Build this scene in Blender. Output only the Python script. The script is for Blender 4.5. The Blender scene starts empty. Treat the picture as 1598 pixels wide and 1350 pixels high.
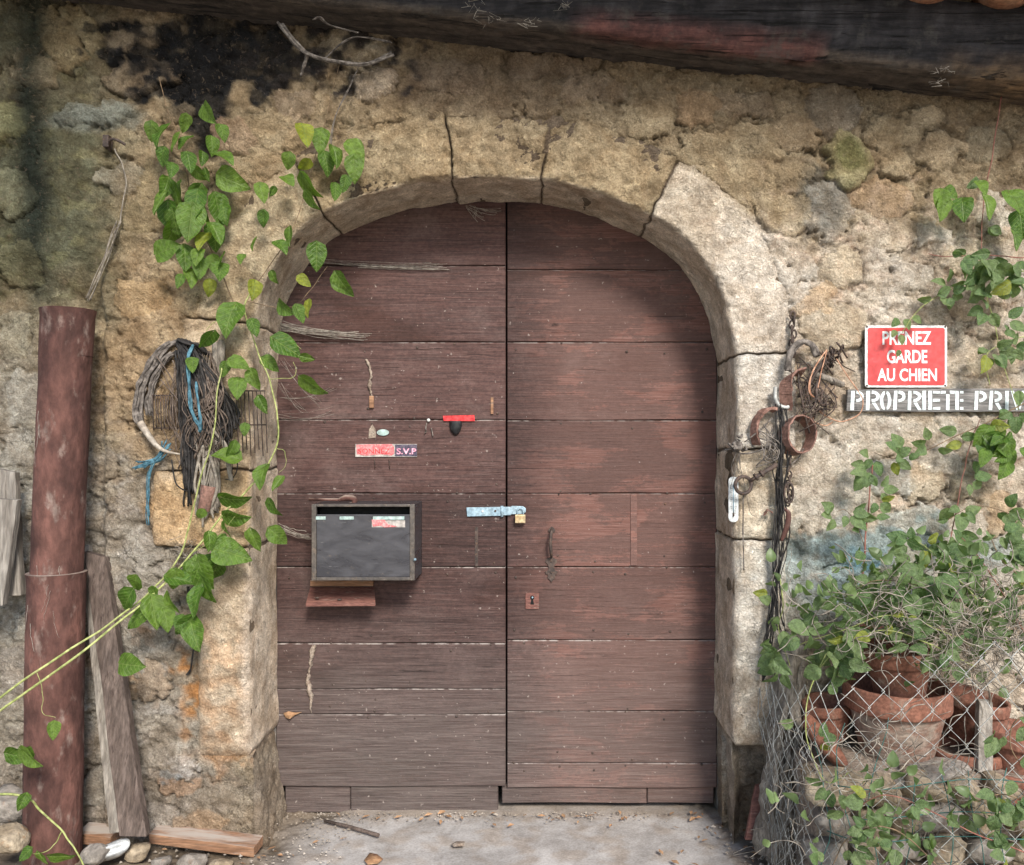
import bpy, bmesh, math, random
import numpy as np
from mathutils import Vector, Matrix, Euler
random.seed(11)
R = math.radians
scn = bpy.context.scene
# ------------------------------------------------------------------ camera
F, CX, CY, D0, HC = 1300.0, 840.0, 700.0, 3.0, 1.43     # focal length and principal point in photo pixels, wall distance, eye height
cam = bpy.data.cameras.new('camera'); camo = bpy.data.objects.new('camera', cam)
scn.collection.objects.link(camo); scn.camera = camo
camo.location = (0, -D0, HC); camo.rotation_euler = (R(90), 0, 0)
cam.sensor_width = 36; cam.sensor_fit = 'HORIZONTAL'; cam.lens = F / 1598 * 36
cam.shift_x = (799 - CX) / 1598; cam.shift_y = (CY - 675) / 1598
cam.clip_start = 0.05; cam.clip_end = 400
# ------------------------------------------------------------------ light
SUN_AZ, SUN_EL = 162, 36          # azimuth clockwise from +Y (behind the wall): front right of the wall
w = bpy.data.worlds.new('World'); scn.world = w; w.use_nodes = True
nt = w.node_tree; bg = nt.nodes['Background']
sky = nt.nodes.new('ShaderNodeTexSky'); sky.sky_type = 'NISHITA'; sky.sun_disc = False
sky.sun_elevation = R(SUN_EL); sky.sun_rotation = R(SUN_AZ)
nt.links.new(sky.outputs[0], bg.inputs[0]); bg.inputs[1].default_value = 0.072
sd = Vector((math.sin(R(SUN_AZ)) * math.cos(R(SUN_EL)), math.cos(R(SUN_AZ)) * math.cos(R(SUN_EL)), math.sin(R(SUN_EL))))
sl = bpy.data.lights.new('sun', 'SUN'); sl.energy = 1.5; sl.angle = R(14); sl.color = (1, .95, .87)
so = bpy.data.objects.new('sun', sl); scn.collection.objects.link(so)
so.rotation_euler = sd.to_track_quat('Z', 'Y').to_euler()
scn.view_settings.view_transform = 'Standard'; scn.view_settings.look = 'None'
scn.view_settings.gamma = 1; scn.view_settings.use_curve_mapping = False
scn.view_settings.exposure = 1.85
scn.cycles.max_bounces = 6; scn.cycles.diffuse_bounces = 4; scn.cycles.transparent_max_bounces = 12
scn.cycles.use_adaptive_sampling = True
try: scn.cycles.use_denoising = True
except Exception: pass
# ------------------------------------------------------------------ helpers
ORG = {}
def P(px, py, Y=0.0):
    d = D0 + Y
    return Vector(((px - CX) * d / F, Y, HC - (py - CY) * d / F))
def PV(pts, Y=0.0): return [P(p[0], p[1], p[2] if len(p) > 2 else Y) for p in pts]
S0 = D0 / F
rng = np.random.RandomState(5)
PERM = rng.permutation(256).astype(np.int64)
GR = rng.normal(size=(256, 3)); GR /= np.linalg.norm(GR, axis=1)[:, None]
def pn(x, y, z=0.0):
    x, y, z = np.broadcast_arrays(np.asarray(x, float), np.asarray(y, float), np.asarray(z, float))
    xi, yi, zi = np.floor(x).astype(np.int64), np.floor(y).astype(np.int64), np.floor(z).astype(np.int64)
    xf, yf, zf = x - xi, y - yi, z - zi
    u, v, w_ = [t * t * t * (t * (t * 6 - 15) + 10) for t in (xf, yf, zf)]
    def h(i, j, k):
        g = GR[PERM[(PERM[(PERM[(xi + i) & 255] + yi + j) & 255] + zi + k) & 255]]
        return g[..., 0] * (xf - i) + g[..., 1] * (yf - j) + g[..., 2] * (zf - k)
    l = lambda a, b, t: a + (b - a) * t
    return 1.6 * l(l(l(h(0,0,0), h(1,0,0), u), l(h(0,1,0), h(1,1,0), u), v), l(l(h(0,0,1), h(1,0,1), u), l(h(0,1,1), h(1,1,1), u), v), w_)
def fbm(x, y, z=0.0, o=4, gain=.5):
    s, a = 0, 1.0
    x, y, z = np.asarray(x, float), np.asarray(y, float), np.asarray(z, float)
    for i in range(o):
        s = s + a * pn(x * 2 ** i + 17.3 * i, y * 2 ** i + 5.1 * i, z * 2 ** i); a *= gain
    return s
def sstep(a, b, x):
    t = np.clip((x - a) / (b - a), 0, 1); return t * t * (3 - 2 * t)
def cr(pts, n=6, closed=False):
    pts = [Vector(p) for p in pts]
    if len(pts) < 3: return [pts[0].lerp(pts[-1], i / n) for i in range(n + 1)]
    out = []; N = len(pts)
    for i in range(N if closed else N - 1):
        if closed: p0, p1, p2, p3 = pts[i - 1], pts[i], pts[(i + 1) % N], pts[(i + 2) % N]
        else: p0, p1, p2, p3 = pts[max(i - 1, 0)], pts[i], pts[i + 1], pts[min(i + 2, N - 1)]
        for k in range(n):
            t = k / n
            out.append(0.5 * (2 * p1 + (p2 - p0) * t + (2 * p0 - 5 * p1 + 4 * p2 - p3) * t * t + (3 * p1 - p0 - 3 * p2 + p3) * t ** 3))
    if not closed: out.append(pts[-1])
    return out
def finish(o, mat, parent, kind=None):
    scn.collection.objects.link(o)
    if mat is not None and not o.data.materials: o.data.materials.append(mat)
    if parent is not None: o.parent = parent
    if kind: o['kind'] = kind
    return o
def orgof(parent):
    while parent is not None:
        if parent.name in ORG: return ORG[parent.name]
        parent = parent.parent
    return Vector((0, 0, 0))
def thing(name, label, cat, loc=(0, 0, 0), group=None):
    o = bpy.data.objects.new(name, None); scn.collection.objects.link(o)
    o.empty_display_size = .05
    o.location = loc; ORG[o.name] = Vector(loc); o['label'] = label; o['category'] = cat
    if group: o['group'] = group
    return o
def tag(o, label, cat, group=None):
    o['label'] = label; o['category'] = cat
    if group: o['group'] = group
    return o
class MB:
    def __init__(s): s.v = []; s.f = []; s.smooth = []
    def add(s, vs, fs, sm=True):
        b = len(s.v); s.v += [Vector(v) for v in vs]
        for f in fs: s.f.append(tuple(b + i for i in f)); s.smooth.append(sm)
        return s
    def box(s, x0, x1, y0, y1, z0, z1, M=None):
        vs = [Vector((x, y, z)) for x in (x0, x1) for y in (y0, y1) for z in (z0, z1)]
        if M: vs = [M @ v for v in vs]
        return s.add(vs, [(0,1,3,2), (4,6,7,5), (0,4,5,1), (2,3,7,6), (0,2,6,4), (1,5,7,3)], False)
    def quadprism(s, front, back):
        n = len(front); vs = list(front) + list(back)
        fs = [tuple(range(n)), tuple(range(2 * n - 1, n - 1, -1))] + [(i, i + n, (i + 1) % n + n, (i + 1) % n) for i in range(n)]
        return s.add(vs, fs, False)
    def tube(s, pts, r, n=6, caps=True, closed=False):
        pts = [Vector(p) for p in pts]; N = len(pts)
        if N < 2: return s
        b = len(s.v); prev = None
        for i, p in enumerate(pts):
            t = (pts[(i + 1) % N] - pts[i - 1]) if closed else (pts[min(i + 1, N - 1)] - pts[max(i - 1, 0)])
            if t.length < 1e-9: t = Vector((0, 0, 1))
            t.normalize()
            if prev is None:
                a = Vector((0, 0, 1)) if abs(t.z) < .9 else Vector((1, 0, 0)); prev = t.cross(a).normalized()
            prev = (prev - t * prev.dot(t)); prev = prev.normalized() if prev.length > 1e-6 else t.orthogonal().normalized()
            q = t.cross(prev); rr = r[i] if isinstance(r, (list, tuple)) else r
            for k in range(n):
                a = 2 * math.pi * k / n; s.v.append(p + rr * (math.cos(a) * prev + math.sin(a) * q))
        for i in range(N if closed else N - 1):
            j = (i + 1) % N
            for k in range(n):
                s.f.append((b + i * n + k, b + i * n + (k + 1) % n, b + j * n + (k + 1) % n, b + j * n + k)); s.smooth.append(True)
        if caps and not closed:
            s.f.append(tuple(b + k for k in range(n - 1, -1, -1))); s.smooth.append(False)
            s.f.append(tuple(b + (N - 1) * n + k for k in range(n))); s.smooth.append(False)
        return s
    def strip(s, pts, nrm, wd, th):          # a flat strap following pts, wide along nrm
        pts = [Vector(p) for p in pts]; N = len(pts); b = len(s.v)
        for i, p in enumerate(pts):
            t = (pts[min(i + 1, N - 1)] - pts[max(i - 1, 0)]).normalized()
            W = Vector(nrm[i] if isinstance(nrm, list) else nrm); W = (W - t * W.dot(t)).normalized(); U = t.cross(W)
            for a, c in ((-1, -1), (1, -1), (1, 1), (-1, 1)): s.v.append(p + W * a * wd / 2 + U * c * th / 2)
        for i in range(N - 1):
            for k in range(4):
                s.f.append((b + i*4 + k, b + i*4 + (k+1) % 4, b + i*4 + 4 + (k+1) % 4, b + i*4 + 4 + k)); s.smooth.append(False)
        s.f.append((b+3, b+2, b+1, b)); s.smooth.append(False); e = b + (N-1)*4
        s.f.append((e, e+1, e+2, e+3)); s.smooth.append(False)
        return s
    def lathe(s, prof, c, n=32, M=None, wob=0):
        b = len(s.v); c = Vector(c)
        for (r, z) in prof:
            for k in range(n):
                a = 2 * math.pi * k / n; v = Vector((r * math.cos(a), r * math.sin(a), z))
                if M: v = M @ v
                s.v.append(c + v)
        for i in range(len(prof) - 1):
            for k in range(n):
                s.f.append((b + i*n + k, b + i*n + (k+1) % n, b + (i+1)*n + (k+1) % n, b + (i+1)*n + k)); s.smooth.append(True)
        return s
    def build(s, name, mat, parent=None, kind=None, bevel=0, angle=35, noise=None):
        off = orgof(parent)
        vs = s.v
        if noise:
            a, sc = noise; A = np.array([tuple(v) for v in vs])
            d = np.stack([fbm(A[:,0]/sc + k*9, A[:,1]/sc, A[:,2]/sc, 2) for k in range(3)], 1) * a
            vs = [v + Vector(d[i]) for i, v in enumerate(vs)]
        me = bpy.data.meshes.new(name)
        me.from_pydata([v - off for v in vs], [], s.f)
        me.polygons.foreach_set('use_smooth', s.smooth)
        if bevel:
            bm = bmesh.new(); bm.from_mesh(me)
            bmesh.ops.recalc_face_normals(bm, faces=bm.faces)
            ed = [e for e in bm.edges if e.is_manifold and e.calc_face_angle(0) > R(angle)]
            bmesh.ops.bevel(bm, geom=ed, offset=bevel, segments=2, affect='EDGES', profile=.6)
            bm.to_mesh(me); bm.free()
        else:
            bm = bmesh.new(); bm.from_mesh(me); bmesh.ops.recalc_face_normals(bm, faces=bm.faces); bm.to_mesh(me); bm.free()
        me.update()
        return finish(bpy.data.objects.new(name, me), mat, parent, kind)
def npmesh(name, V, Fq, mat, parent=None, col=None, kind=None, smooth=True):
    off = np.array(orgof(parent)); me = bpy.data.meshes.new(name)
    V = V - off
    n, m = len(V), len(Fq); k = Fq.shape[1]
    me.vertices.add(n); me.vertices.foreach_set('co', V.astype(np.float32).ravel())
    me.loops.add(m * k); me.loops.foreach_set('vertex_index', Fq.astype(np.int32).ravel())
    me.polygons.add(m); me.polygons.foreach_set('loop_start', np.arange(0, m * k, k, dtype=np.int32))
    me.polygons.foreach_set('use_smooth', np.full(m, smooth))
    me.update(calc_edges=True)
    if col is not None:
        a = me.color_attributes.new('Col', 'FLOAT_COLOR', 'POINT')
        c4 = np.ones((n, 4), np.float32); c4[:, :3] = np.clip(col, 0, 1); a.data.foreach_set('color', c4.ravel())
    return finish(bpy.data.objects.new(name, me), mat, parent, kind)
def gridfaces(nu, nv):                      # index = j*nu+i
    i, j = np.meshgrid(np.arange(nu - 1), np.arange(nv - 1)); a = (j * nu + i).ravel()
    return np.stack([a, a + 1, a + nu + 1, a + nu], 1)
def ccopy(o, parent=None):
    c = o.copy(); scn.collection.objects.link(c); c.parent = parent
    for ch in list(o.children): ccopy(ch, c)
    return c
# ------------------------------------------------------------------ materials
class NT:
    def __init__(s, name):
        s.m = bpy.data.materials.new(name); s.m.use_nodes = True; s.t = s.m.node_tree
        s.b = s.t.nodes['Principled BSDF']; s.out = s.t.nodes['Material Output']
    def n(s, typ, **kw):
        o = s.t.nodes.new(typ)
        for k, v in kw.items(): setattr(o, k, v)
        return o
    def l(s, a, b): s.t.links.new(a, b)
    def put(s, sock, v):
        if isinstance(v, bpy.types.NodeSocket): s.l(v, sock)
        else: sock.default_value = v
    def math(s, op, a, b=0.0, c=None, clamp=False):
        o = s.n('ShaderNodeMath', operation=op, use_clamp=clamp); s.put(o.inputs[0], a); s.put(o.inputs[1], b)
        if c is not None: s.put(o.inputs[2], c)
        return o.outputs[0]
    def mix(s, f, a, b, blend='MIX'):
        o = s.n('ShaderNodeMix', data_type='RGBA', blend_type=blend); s.put(o.inputs[0], f)
        for q, v in ((6, a), (7, b)):
            if not isinstance(v, bpy.types.NodeSocket): v = (*v, 1) if len(v) == 3 else v
            s.put(o.inputs[q], v)
        return o.outputs[2]
    def noise(s, vec, scale, detail=4, rough=.55, dist=0):
        o = s.n('ShaderNodeTexNoise'); s.l(vec, o.inputs['Vector']); o.inputs['Scale'].default_value = scale
        o.inputs['Detail'].default_value = detail; o.inputs['Roughness'].default_value = rough; o.inputs['Distortion'].default_value = dist
        return o.outputs[0]
    def ramp(s, v, a, b, lo=0.0, hi=1.0):
        o = s.n('ShaderNodeMapRange', interpolation_type='SMOOTHSTEP'); s.l(v, o.inputs[0])
        o.inputs[1].default_value = a; o.inputs[2].default_value = b; o.inputs[3].default_value = lo; o.inputs[4].default_value = hi
        return o.outputs[0]
    def coords(s, stretch=(1, 1, 1), rand=True, kind='Object'):
        tc = s.n('ShaderNodeTexCoord'); v = tc.outputs[kind]
        if rand:
            oi = s.n('ShaderNodeObjectInfo'); mu = s.math('MULTIPLY', oi.outputs['Random'], 31.7)
            cb = s.n('ShaderNodeCombineXYZ'); [s.l(mu, cb.inputs[k]) for k in range(3)]
            va = s.n('ShaderNodeVectorMath', operation='ADD'); s.l(v, va.inputs[0]); s.l(cb.outputs[0], va.inputs[1]); v = va.outputs[0]
        mp = s.n('ShaderNodeMapping'); s.l(v, mp.inputs[0]); mp.inputs['Scale'].default_value = stretch
        return mp.outputs[0]
    def bump(s, h, strength=.5, dist=.01, nrm=None):
        o = s.n('ShaderNodeBump'); o.inputs['Strength'].default_value = strength; o.inputs['Distance'].default_value = dist
        s.l(h, o.inputs['Height'])
        if nrm: s.l(nrm, o.inputs['Normal'])
        s.l(o.outputs[0], s.b.inputs['Normal']); return o.outputs[0]
    def done(s, col=None, rough=.8, metal=0, spec=.3):
        if col is not None: s.put(s.b.inputs['Base Color'], col if isinstance(col, bpy.types.NodeSocket) else (*col, 1))
        s.put(s.b.inputs['Roughness'], rough); s.b.inputs['Metallic'].default_value = metal
        s.b.inputs['Specular IOR Level'].default_value = spec
        return s.m
def mottle(name, c0, c1, c2=None, scale=20, stretch=(1, 1, 1), rough=.8, bump=.4, bscale=60, bdist=.004, metal=0, spec=.3, dust=None, rand=True):
    k = NT(name); v = k.coords(stretch, rand)
    n1 = k.noise(v, scale, 5, .6, .3); col = k.mix(k.ramp(n1, .35, .65), c0, c1)
    if c2 is not None: col = k.mix(k.ramp(k.noise(v, scale * 2.7, 5, .65), .55, .72), col, c2)
    n2 = k.noise(v, bscale, 4, .6)
    col = k.mix(.55, col, k.mix(k.ramp(n2, .3, .75), (.35, .35, .35), (1.5, 1.5, 1.5)), 'MULTIPLY')
    if dust is not None:
        g = k.n('ShaderNodeNewGeometry'); sx = k.n('ShaderNodeSeparateXYZ'); k.l(g.outputs['Normal'], sx.inputs[0])
        f = k.math('MULTIPLY', k.ramp(sx.outputs[2], .15, .9), k.ramp(n1, .3, .6), clamp=True)
        col = k.mix(f, col, dust)
    if bump: k.bump(n2, bump, bdist)
    return k.done(col, rough, metal, spec)
def wall_mat():
    k = NT('rubble_and_plaster'); at = k.n('ShaderNodeAttribute', attribute_name='Col')
    v = k.coords((1, 1, 1), False)
    a = k.noise(v, 15, 11, .74, .35); b = k.noise(v, 150, 6, .72); c = k.noise(v, 7, 6, .62, .8); d = k.noise(v, 44, 7, .7, 1.2)
    col = k.mix(1.0, at.outputs[0], k.mix(k.ramp(a, .32, .68), (.66, .64, .62), (1.25, 1.25, 1.25)), 'MULTIPLY')
    col = k.mix(1.0, col, k.mix(k.ramp(c, .32, .68), (.80, .75, .70), (1.16, 1.19, 1.22)), 'MULTIPLY')
    col = k.mix(.9, col, k.mix(k.ramp(b, .34, .66), (.72, .70, .67), (1.22, 1.22, 1.22)), 'MULTIPLY')
    col = k.mix(k.math('MULTIPLY', k.ramp(d, .585, .625), .42), col, (.17, .125, .085))
    col = k.mix(k.math('MULTIPLY', k.ramp(d, .40, .36), .6), col, k.mix(1.0, col, (1.55, 1.55, 1.55), 'MULTIPLY'))
    vo = k.n('ShaderNodeTexVoronoi', feature='DISTANCE_TO_EDGE'); vo.inputs['Scale'].default_value = 17
    vd = k.n('ShaderNodeVectorMath', operation='ADD'); nz = k.n('ShaderNodeTexNoise'); nz.inputs['Scale'].default_value = 16; nz.inputs['Detail'].default_value = 6
    k.l(v, nz.inputs['Vector']); sc = k.n('ShaderNodeVectorMath', operation='SCALE'); sc.inputs['Scale'].default_value = .12
    k.l(nz.outputs[1], sc.inputs[0]); k.l(v, vd.inputs[0]); k.l(sc.outputs[0], vd.inputs[1]); k.l(vd.outputs[0], vo.inputs['Vector'])
    crk = k.math('MULTIPLY', k.ramp(vo.outputs[0], 0.0, .022, 1, 0), k.ramp(c, .54, .62), clamp=True)
    col = k.mix(k.math('MULTIPLY', crk, .5), col, (.06, .045, .03))
    pit = k.n('ShaderNodeTexVoronoi'); pit.inputs['Scale'].default_value = 85; k.l(vd.outputs[0], pit.inputs['Vector'])
    pt = k.math('MULTIPLY', k.ramp(pit.outputs[0], .12, .30, 1, 0), k.ramp(a, .45, .6), clamp=True)
    h = k.math('ADD', k.math('MULTIPLY', a, 1.5), k.math('MULTIPLY', b, .28)); h = k.math('SUBTRACT', h, k.math('MULTIPLY', crk, .35)); h = k.math('SUBTRACT', h, k.math('MULTIPLY', pt, .16))
    h = k.math('ADD', h, k.math('MULTIPLY', k.ramp(d, .35, .64), -.30))
    k.bump(h, .95, .016)
    return k.done(col, .93, 0, .12)
def door_mat(name='old_door_wood', red=1.0):
    k = NT(name); v = k.coords((1, 1, 1), True); g = k.n('ShaderNodeNewGeometry')
    vs = k.coords((.9, 1, 26), True); vf = k.coords((2.2, 1, 95), True)
    gr = k.noise(vs, 3.2, 7, .68, .9); fine = k.noise(vf, 3.0, 5, .7, .3); blotch = k.noise(v, 3.2, 5, .6, .4); spot = k.noise(v, 34, 4, .6)
    big = k.noise(k.coords((.5, 1, 1.6), True), 2.3, 6, .66, .6)
    oi = k.n('ShaderNodeObjectInfo'); pr_ = oi.outputs['Random']
    col = k.mix(k.ramp(gr, .30, .68), (.040, .021, .019), (.094, .054, .049))
    col = k.mix(k.math('MULTIPLY', k.ramp(fine, .44, .74), .5), col, (.172, .120, .112))
    col = k.mix(k.math('MULTIPLY', k.ramp(blotch, .48, .72), .5), col, (.145, .106, .099))
    col = k.mix(k.math('MULTIPLY', k.ramp(big, .50, .66), .7), col, (.046, .022, .017))
    crz = k.noise(k.coords((9, 1, 14), True), 6, 6, .75, .4); col = k.mix(.7, col, k.mix(k.ramp(crz, .3, .7), (.62, .6, .6), (1.35, 1.35, 1.35)), 'MULTIPLY')
    spl = k.noise(k.coords((1.1, 1, 46), True), 3.4, 3, .5, 1.2); spk = k.math('MULTIPLY', k.ramp(spl, .34, .29), k.ramp(blotch, .42, .55), clamp=True)
    col = k.mix(k.math('MULTIPLY', spk, .75), col, (.016, .010, .009))
    # rubbed red paint, mostly on the right leaf
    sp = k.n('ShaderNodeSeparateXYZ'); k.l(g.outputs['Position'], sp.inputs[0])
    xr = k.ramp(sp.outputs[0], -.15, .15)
    rp = k.noise(k.coords((.8, 1, 2.2), True), 4.2, 5, .62, .5)
    rp = k.math('ADD', rp, k.math('MULTIPLY', k.math('SUBTRACT', crz, .5), .30)); rp = k.math('ADD', rp, k.math('MULTIPLY', k.math('SUBTRACT', gr, .5), .35))
    col = k.mix(k.math('MULTIPLY', xr, .38), col, (.178, .104, .090))
    rf = k.math('MULTIPLY', k.math('MULTIPLY', k.ramp(rp, .50, .58), k.math('ADD', k.math('MULTIPLY', xr, .85), .12)), .5 * red, clamp=True)
    col = k.mix(rf, col, k.mix(k.ramp(fine, .35, .7), (.16, .066, .052), (.29, .165, .142)))
    kv = k.n('ShaderNodeTexVoronoi'); kv.inputs['Scale'].default_value = 2.6; k.l(k.coords((.8, .01, 1.7), True), kv.inputs['Vector']); kn = k.ramp(k.math('ADD', kv.outputs[0], k.math('MULTIPLY', k.math('SUBTRACT', crz, .5), .06)), .055, .03)
    col = k.mix(k.math('MULTIPLY', kn, .8), col, (.022, .012, .010)); col = k.mix(1.0, col, k.mix(xr, (.84, .82, .82), (1.06, 1.04, 1.02)), 'MULTIPLY')  # knots, then whole left leaf multiplied darker and right leaf slightly lighter
    col = k.mix(1.0, col, k.mix(pr_, (.74, .72, .70), (1.24, 1.20, 1.16)), 'MULTIPLY')
    # grey, sun-bleached and splashed lower boards
    zg = k.math('MULTIPLY', k.ramp(k.math('ADD', sp.outputs[2], k.math('MULTIPLY', blotch, .5)), .45, 1.15, 1, 0), k.ramp(gr, .2, .7, .35, 1))
    zg = k.math('MULTIPLY', zg, k.ramp(sp.outputs[0], -.9, .5, .70, .50), clamp=True)
    col = k.mix(zg, col, k.mix(k.ramp(fine, .3, .7), (.070, .060, .055), (.175, .152, .138)))
    # dust lying on upward edges, pale scuffs
    sn = k.n('ShaderNodeSeparateXYZ'); k.l(g.outputs['True Normal'], sn.inputs[0])
    col = k.mix(k.math('MULTIPLY', k.ramp(sn.outputs[2], .2, .7), k.math('MULTIPLY', k.ramp(spot, .38, .6), k.ramp(blotch, .42, .6, .25, 1)), clamp=True), col, (.33, .285, .26))
    col = k.mix(k.math('MULTIPLY', k.ramp(k.noise(v, 60, 3, .5), .68, .76), .5), col, (.42, .36, .32))
    h = k.math('ADD', k.math('MULTIPLY', gr, .5), k.math('MULTIPLY', fine, .4)); h = k.math('ADD', h, k.math('MULTIPLY', crz, .35)); h = k.math('SUBTRACT', h, k.math('MULTIPLY', spk, .5))
    k.bump(h, .8, .006)
    return k.done(col, k.ramp(gr, .3, .7, .62, .85), 0, .25)
def leaf_mat(name, c0, c1, vein, yellow=.06):
    k = NT(name); tc = k.n('ShaderNodeTexCoord'); sp = k.n('ShaderNodeSeparateXYZ'); k.l(tc.outputs['Object'], sp.inputs[0])
    oi = k.n('ShaderNodeObjectInfo'); ax = k.math('ABSOLUTE', sp.outputs[0])
    col = k.mix(oi.outputs['Random'], c0, c1)
    yel = k.math('GREATER_THAN', k.math('FRACT', k.math('MULTIPLY', oi.outputs['Random'], 17.31)), 1 - yellow)
    col = k.mix(k.math('MULTIPLY', yel, .8), col, (.26, .27, .03))
    ph = k.math('SINE', k.math('MULTIPLY', k.math('SUBTRACT', sp.outputs[1], k.math('MULTIPLY', ax, .9)), 38))
    ve = k.math('MAXIMUM', k.ramp(ph, .86, 1.0), k.ramp(ax, .0, .025, 1, 0))
    nz = k.noise(k.coords((1, 1, 1), True), 5, 4, .6)
    col = k.mix(k.math('MULTIPLY', ve, .8), col, vein)
    col = k.mix(.6, col, k.mix(k.ramp(nz, .3, .7), (.6, .6, .6), (1.4, 1.4, 1.3)), 'MULTIPLY')
    k.bump(k.math('SUBTRACT', nz, k.math('MULTIPLY', ve, .5)), .4, .05)
    k.done(col, .42, 0, .4)
    tr = k.n('ShaderNodeBsdfTranslucent'); k.l(k.mix(1.0, col, (1.2, 1.5, .5), 'MULTIPLY'), tr.inputs[0])
    ms = k.n('ShaderNodeMixShader'); ms.inputs[0].default_value = .38
    k.l(k.b.outputs[0], ms.inputs[1]); k.l(tr.outputs[0], ms.inputs[2]); k.l(ms.outputs[0], k.out.inputs[0])
    return k.m
def ground_mat():
    k = NT('dusty_concrete_and_soil'); at = k.n('ShaderNodeAttribute', attribute_name='Col'); v = k.coords((1, 1, 1), False)
    a = k.noise(v, 6, 9, .7, .4); b = k.noise(v, 120, 5, .65); c = k.noise(v, 28, 5, .6)
    col = k.mix(1.0, at.outputs[0], k.mix(k.ramp(a, .3, .7), (.72, .70, .68), (1.2, 1.2, 1.2)), 'MULTIPLY'); col = k.mix(1.0, col, k.mix(k.ramp(b, .3, .7), (.84, .83, .82), (1.13, 1.13, 1.13)), 'MULTIPLY')
    col = k.mix(k.math('MULTIPLY', k.ramp(c, .62, .72), .4), col, (.2, .16, .13))
    k.bump(k.math('ADD', k.math('MULTIPLY', a, .6), k.math('MULTIPLY', b, .2)), .5, .008); return k.done(col, .92, 0, .15)
M_GROUND = ground_mat()
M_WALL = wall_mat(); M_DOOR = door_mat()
M_BEAM = mottle('tarred_beam_wood', (.012, .012, .014), (.034, .032, .03), (.075, .066, .055), 3, (1, 6, 9), .7, .7, 9, .012)
def beam_mat():
    k = NT('tarred_beam_wood'); at = k.n('ShaderNodeAttribute', attribute_name='Col'); v = k.coords((1, 7, 10), False); n1 = k.noise(v, 4, 6, .68, .5); n2 = k.noise(k.coords((1, 1, 1), False), 26, 6, .7)
    col = k.mix(1.0, at.outputs[0], k.mix(k.ramp(n1, .3, .7), (.5, .5, .5), (1.6, 1.55, 1.5)), 'MULTIPLY'); col = k.mix(.8, col, k.mix(k.ramp(n2, .35, .7), (.6, .6, .62), (1.4, 1.4, 1.35)), 'MULTIPLY')
    n3 = k.noise(k.coords((.35, 14, 16), False), 3.1, 4, .6, .8); ck = k.math('MULTIPLY', k.ramp(n3, .40, .36), k.ramp(n2, .35, .5), clamp=True); col = k.mix(k.math('MULTIPLY', ck, .8), col, (.006, .006, .006)); n4 = k.noise(k.coords((1, 1, 1), False), 9, 6, .7); col = k.mix(k.math('MULTIPLY', k.ramp(n4, .55, .68), .5), col, (.085, .078, .07))
    k.bump(k.math('SUBTRACT', k.math('ADD', n1, k.math('MULTIPLY', n2, .5)), k.math('MULTIPLY', ck, .8)), .9, .012); return k.done(col, .75, 0, .25)
M_BEAMC = beam_mat()
M_REDP = mottle('flaking_red_paint', (.15, .045, .04), (.22, .09, .08), (.06, .04, .035), 18, (1, 3, 3), .8, .5, 80)
M_TILE = mottle('roof_tile_clay', (.34, .15, .08), (.45, .24, .14), (.25, .18, .13), 9, (1, 1, 1), .9, .3, 60)
M_RUST = mottle('rusty_iron_skin', (.062, .028, .023), (.135, .062, .049), (.23, .165, .14), 6, (1, 1, .5), .85, .9, 30, .010, dust=(.3, .24, .2))
M_IRON = mottle('dark_old_iron', (.045, .034, .03), (.09, .062, .05), (.14, .075, .045), 30, (1, 1, 1), .7, .4, 90, .003)
M_LEATHER = mottle('dry_old_leather', (.16, .085, .065), (.25, .14, .11), (.09, .06, .05), 25, (1, 1, 1), .85, .5, 110, .003)
M_GREYW = mottle('weathered_grey_wood', (.19, .165, .14), (.30, .27, .235), (.13, .105, .085), 4, (9, 9, .8), .88, .6, 14, .006)
M_BROWNW = mottle('weathered_brown_wood', (.075, .054, .044), (.14, .105, .088), (.05, .033, .027), 4, (9, 9, .8), .88, .6, 14, .006)
M_ORANGEW = mottle('orange_plank_wood', (.22, .115, .065), (.32, .18, .105), (.22, .17, .14), 4, (.9, 9, 9), .8, .4, 20, .004, dust=(.34, .29, .25))
M_REDW = mottle('red_brown_painted_wood', (.13, .055, .045), (.20, .09, .07), (.24, .17, .14), 8, (1, 4, 4), .75, .4, 50, .003)
M_TERRA = mottle('terracotta', (.17, .072, .047), (.26, .115, .078), (.27, .19, .145), 7, (1, 1, 1), .9, .25, 90, .002)
M_TERRAOLD = mottle('limescaled_terracotta', (.20, .105, .075), (.30, .245, .20), (.17, .14, .11), 13, (1, 1, 1.6), .92, .5, 70, .004)
M_MAILBOX = mottle('dull_dark_grey_metal', (.046, .045, .052), (.066, .064, .073), (.095, .078, .066), 4, (1, 1, 2.2), .26, .10, 60, .002, .0, .5)
def box_mat():
    k = NT('old_letterbox_paint'); v = k.coords((1, 1, 1), False); a = k.noise(k.coords((2.0, 1, 5), False), 3.5, 6, .6, .8); b = k.noise(v, 26, 6, .7); c = k.noise(k.coords((1.5, 1, 30), False), 6, 4, .6, .5)
    col = k.mix(k.ramp(a, .35, .65), (.040, .039, .045), (.064, .062, .069)); col = k.mix(k.math('MULTIPLY', k.ramp(b, .60, .70), .5), col, (.16, .13, .105)); col = k.mix(k.math('MULTIPLY', k.ramp(c, .66, .72), .5), col, (.24, .23, .23))
    k.bump(b, .12, .002); return k.done(col, k.ramp(a, .3, .7, .22, .5), .25, .5)
M_MAILBOX = box_mat()
M_MAILFRAME = mottle('worn_brown_grey_metal', (.06, .052, .048), (.10, .083, .07), (.15, .11, .08), 14, (1, 1, 1), .35, .15, 60, .002, .0, .5)
M_SLOT = mottle('black_slot', (.003, .003, .003), (.005, .005, .005), None, 9)
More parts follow.
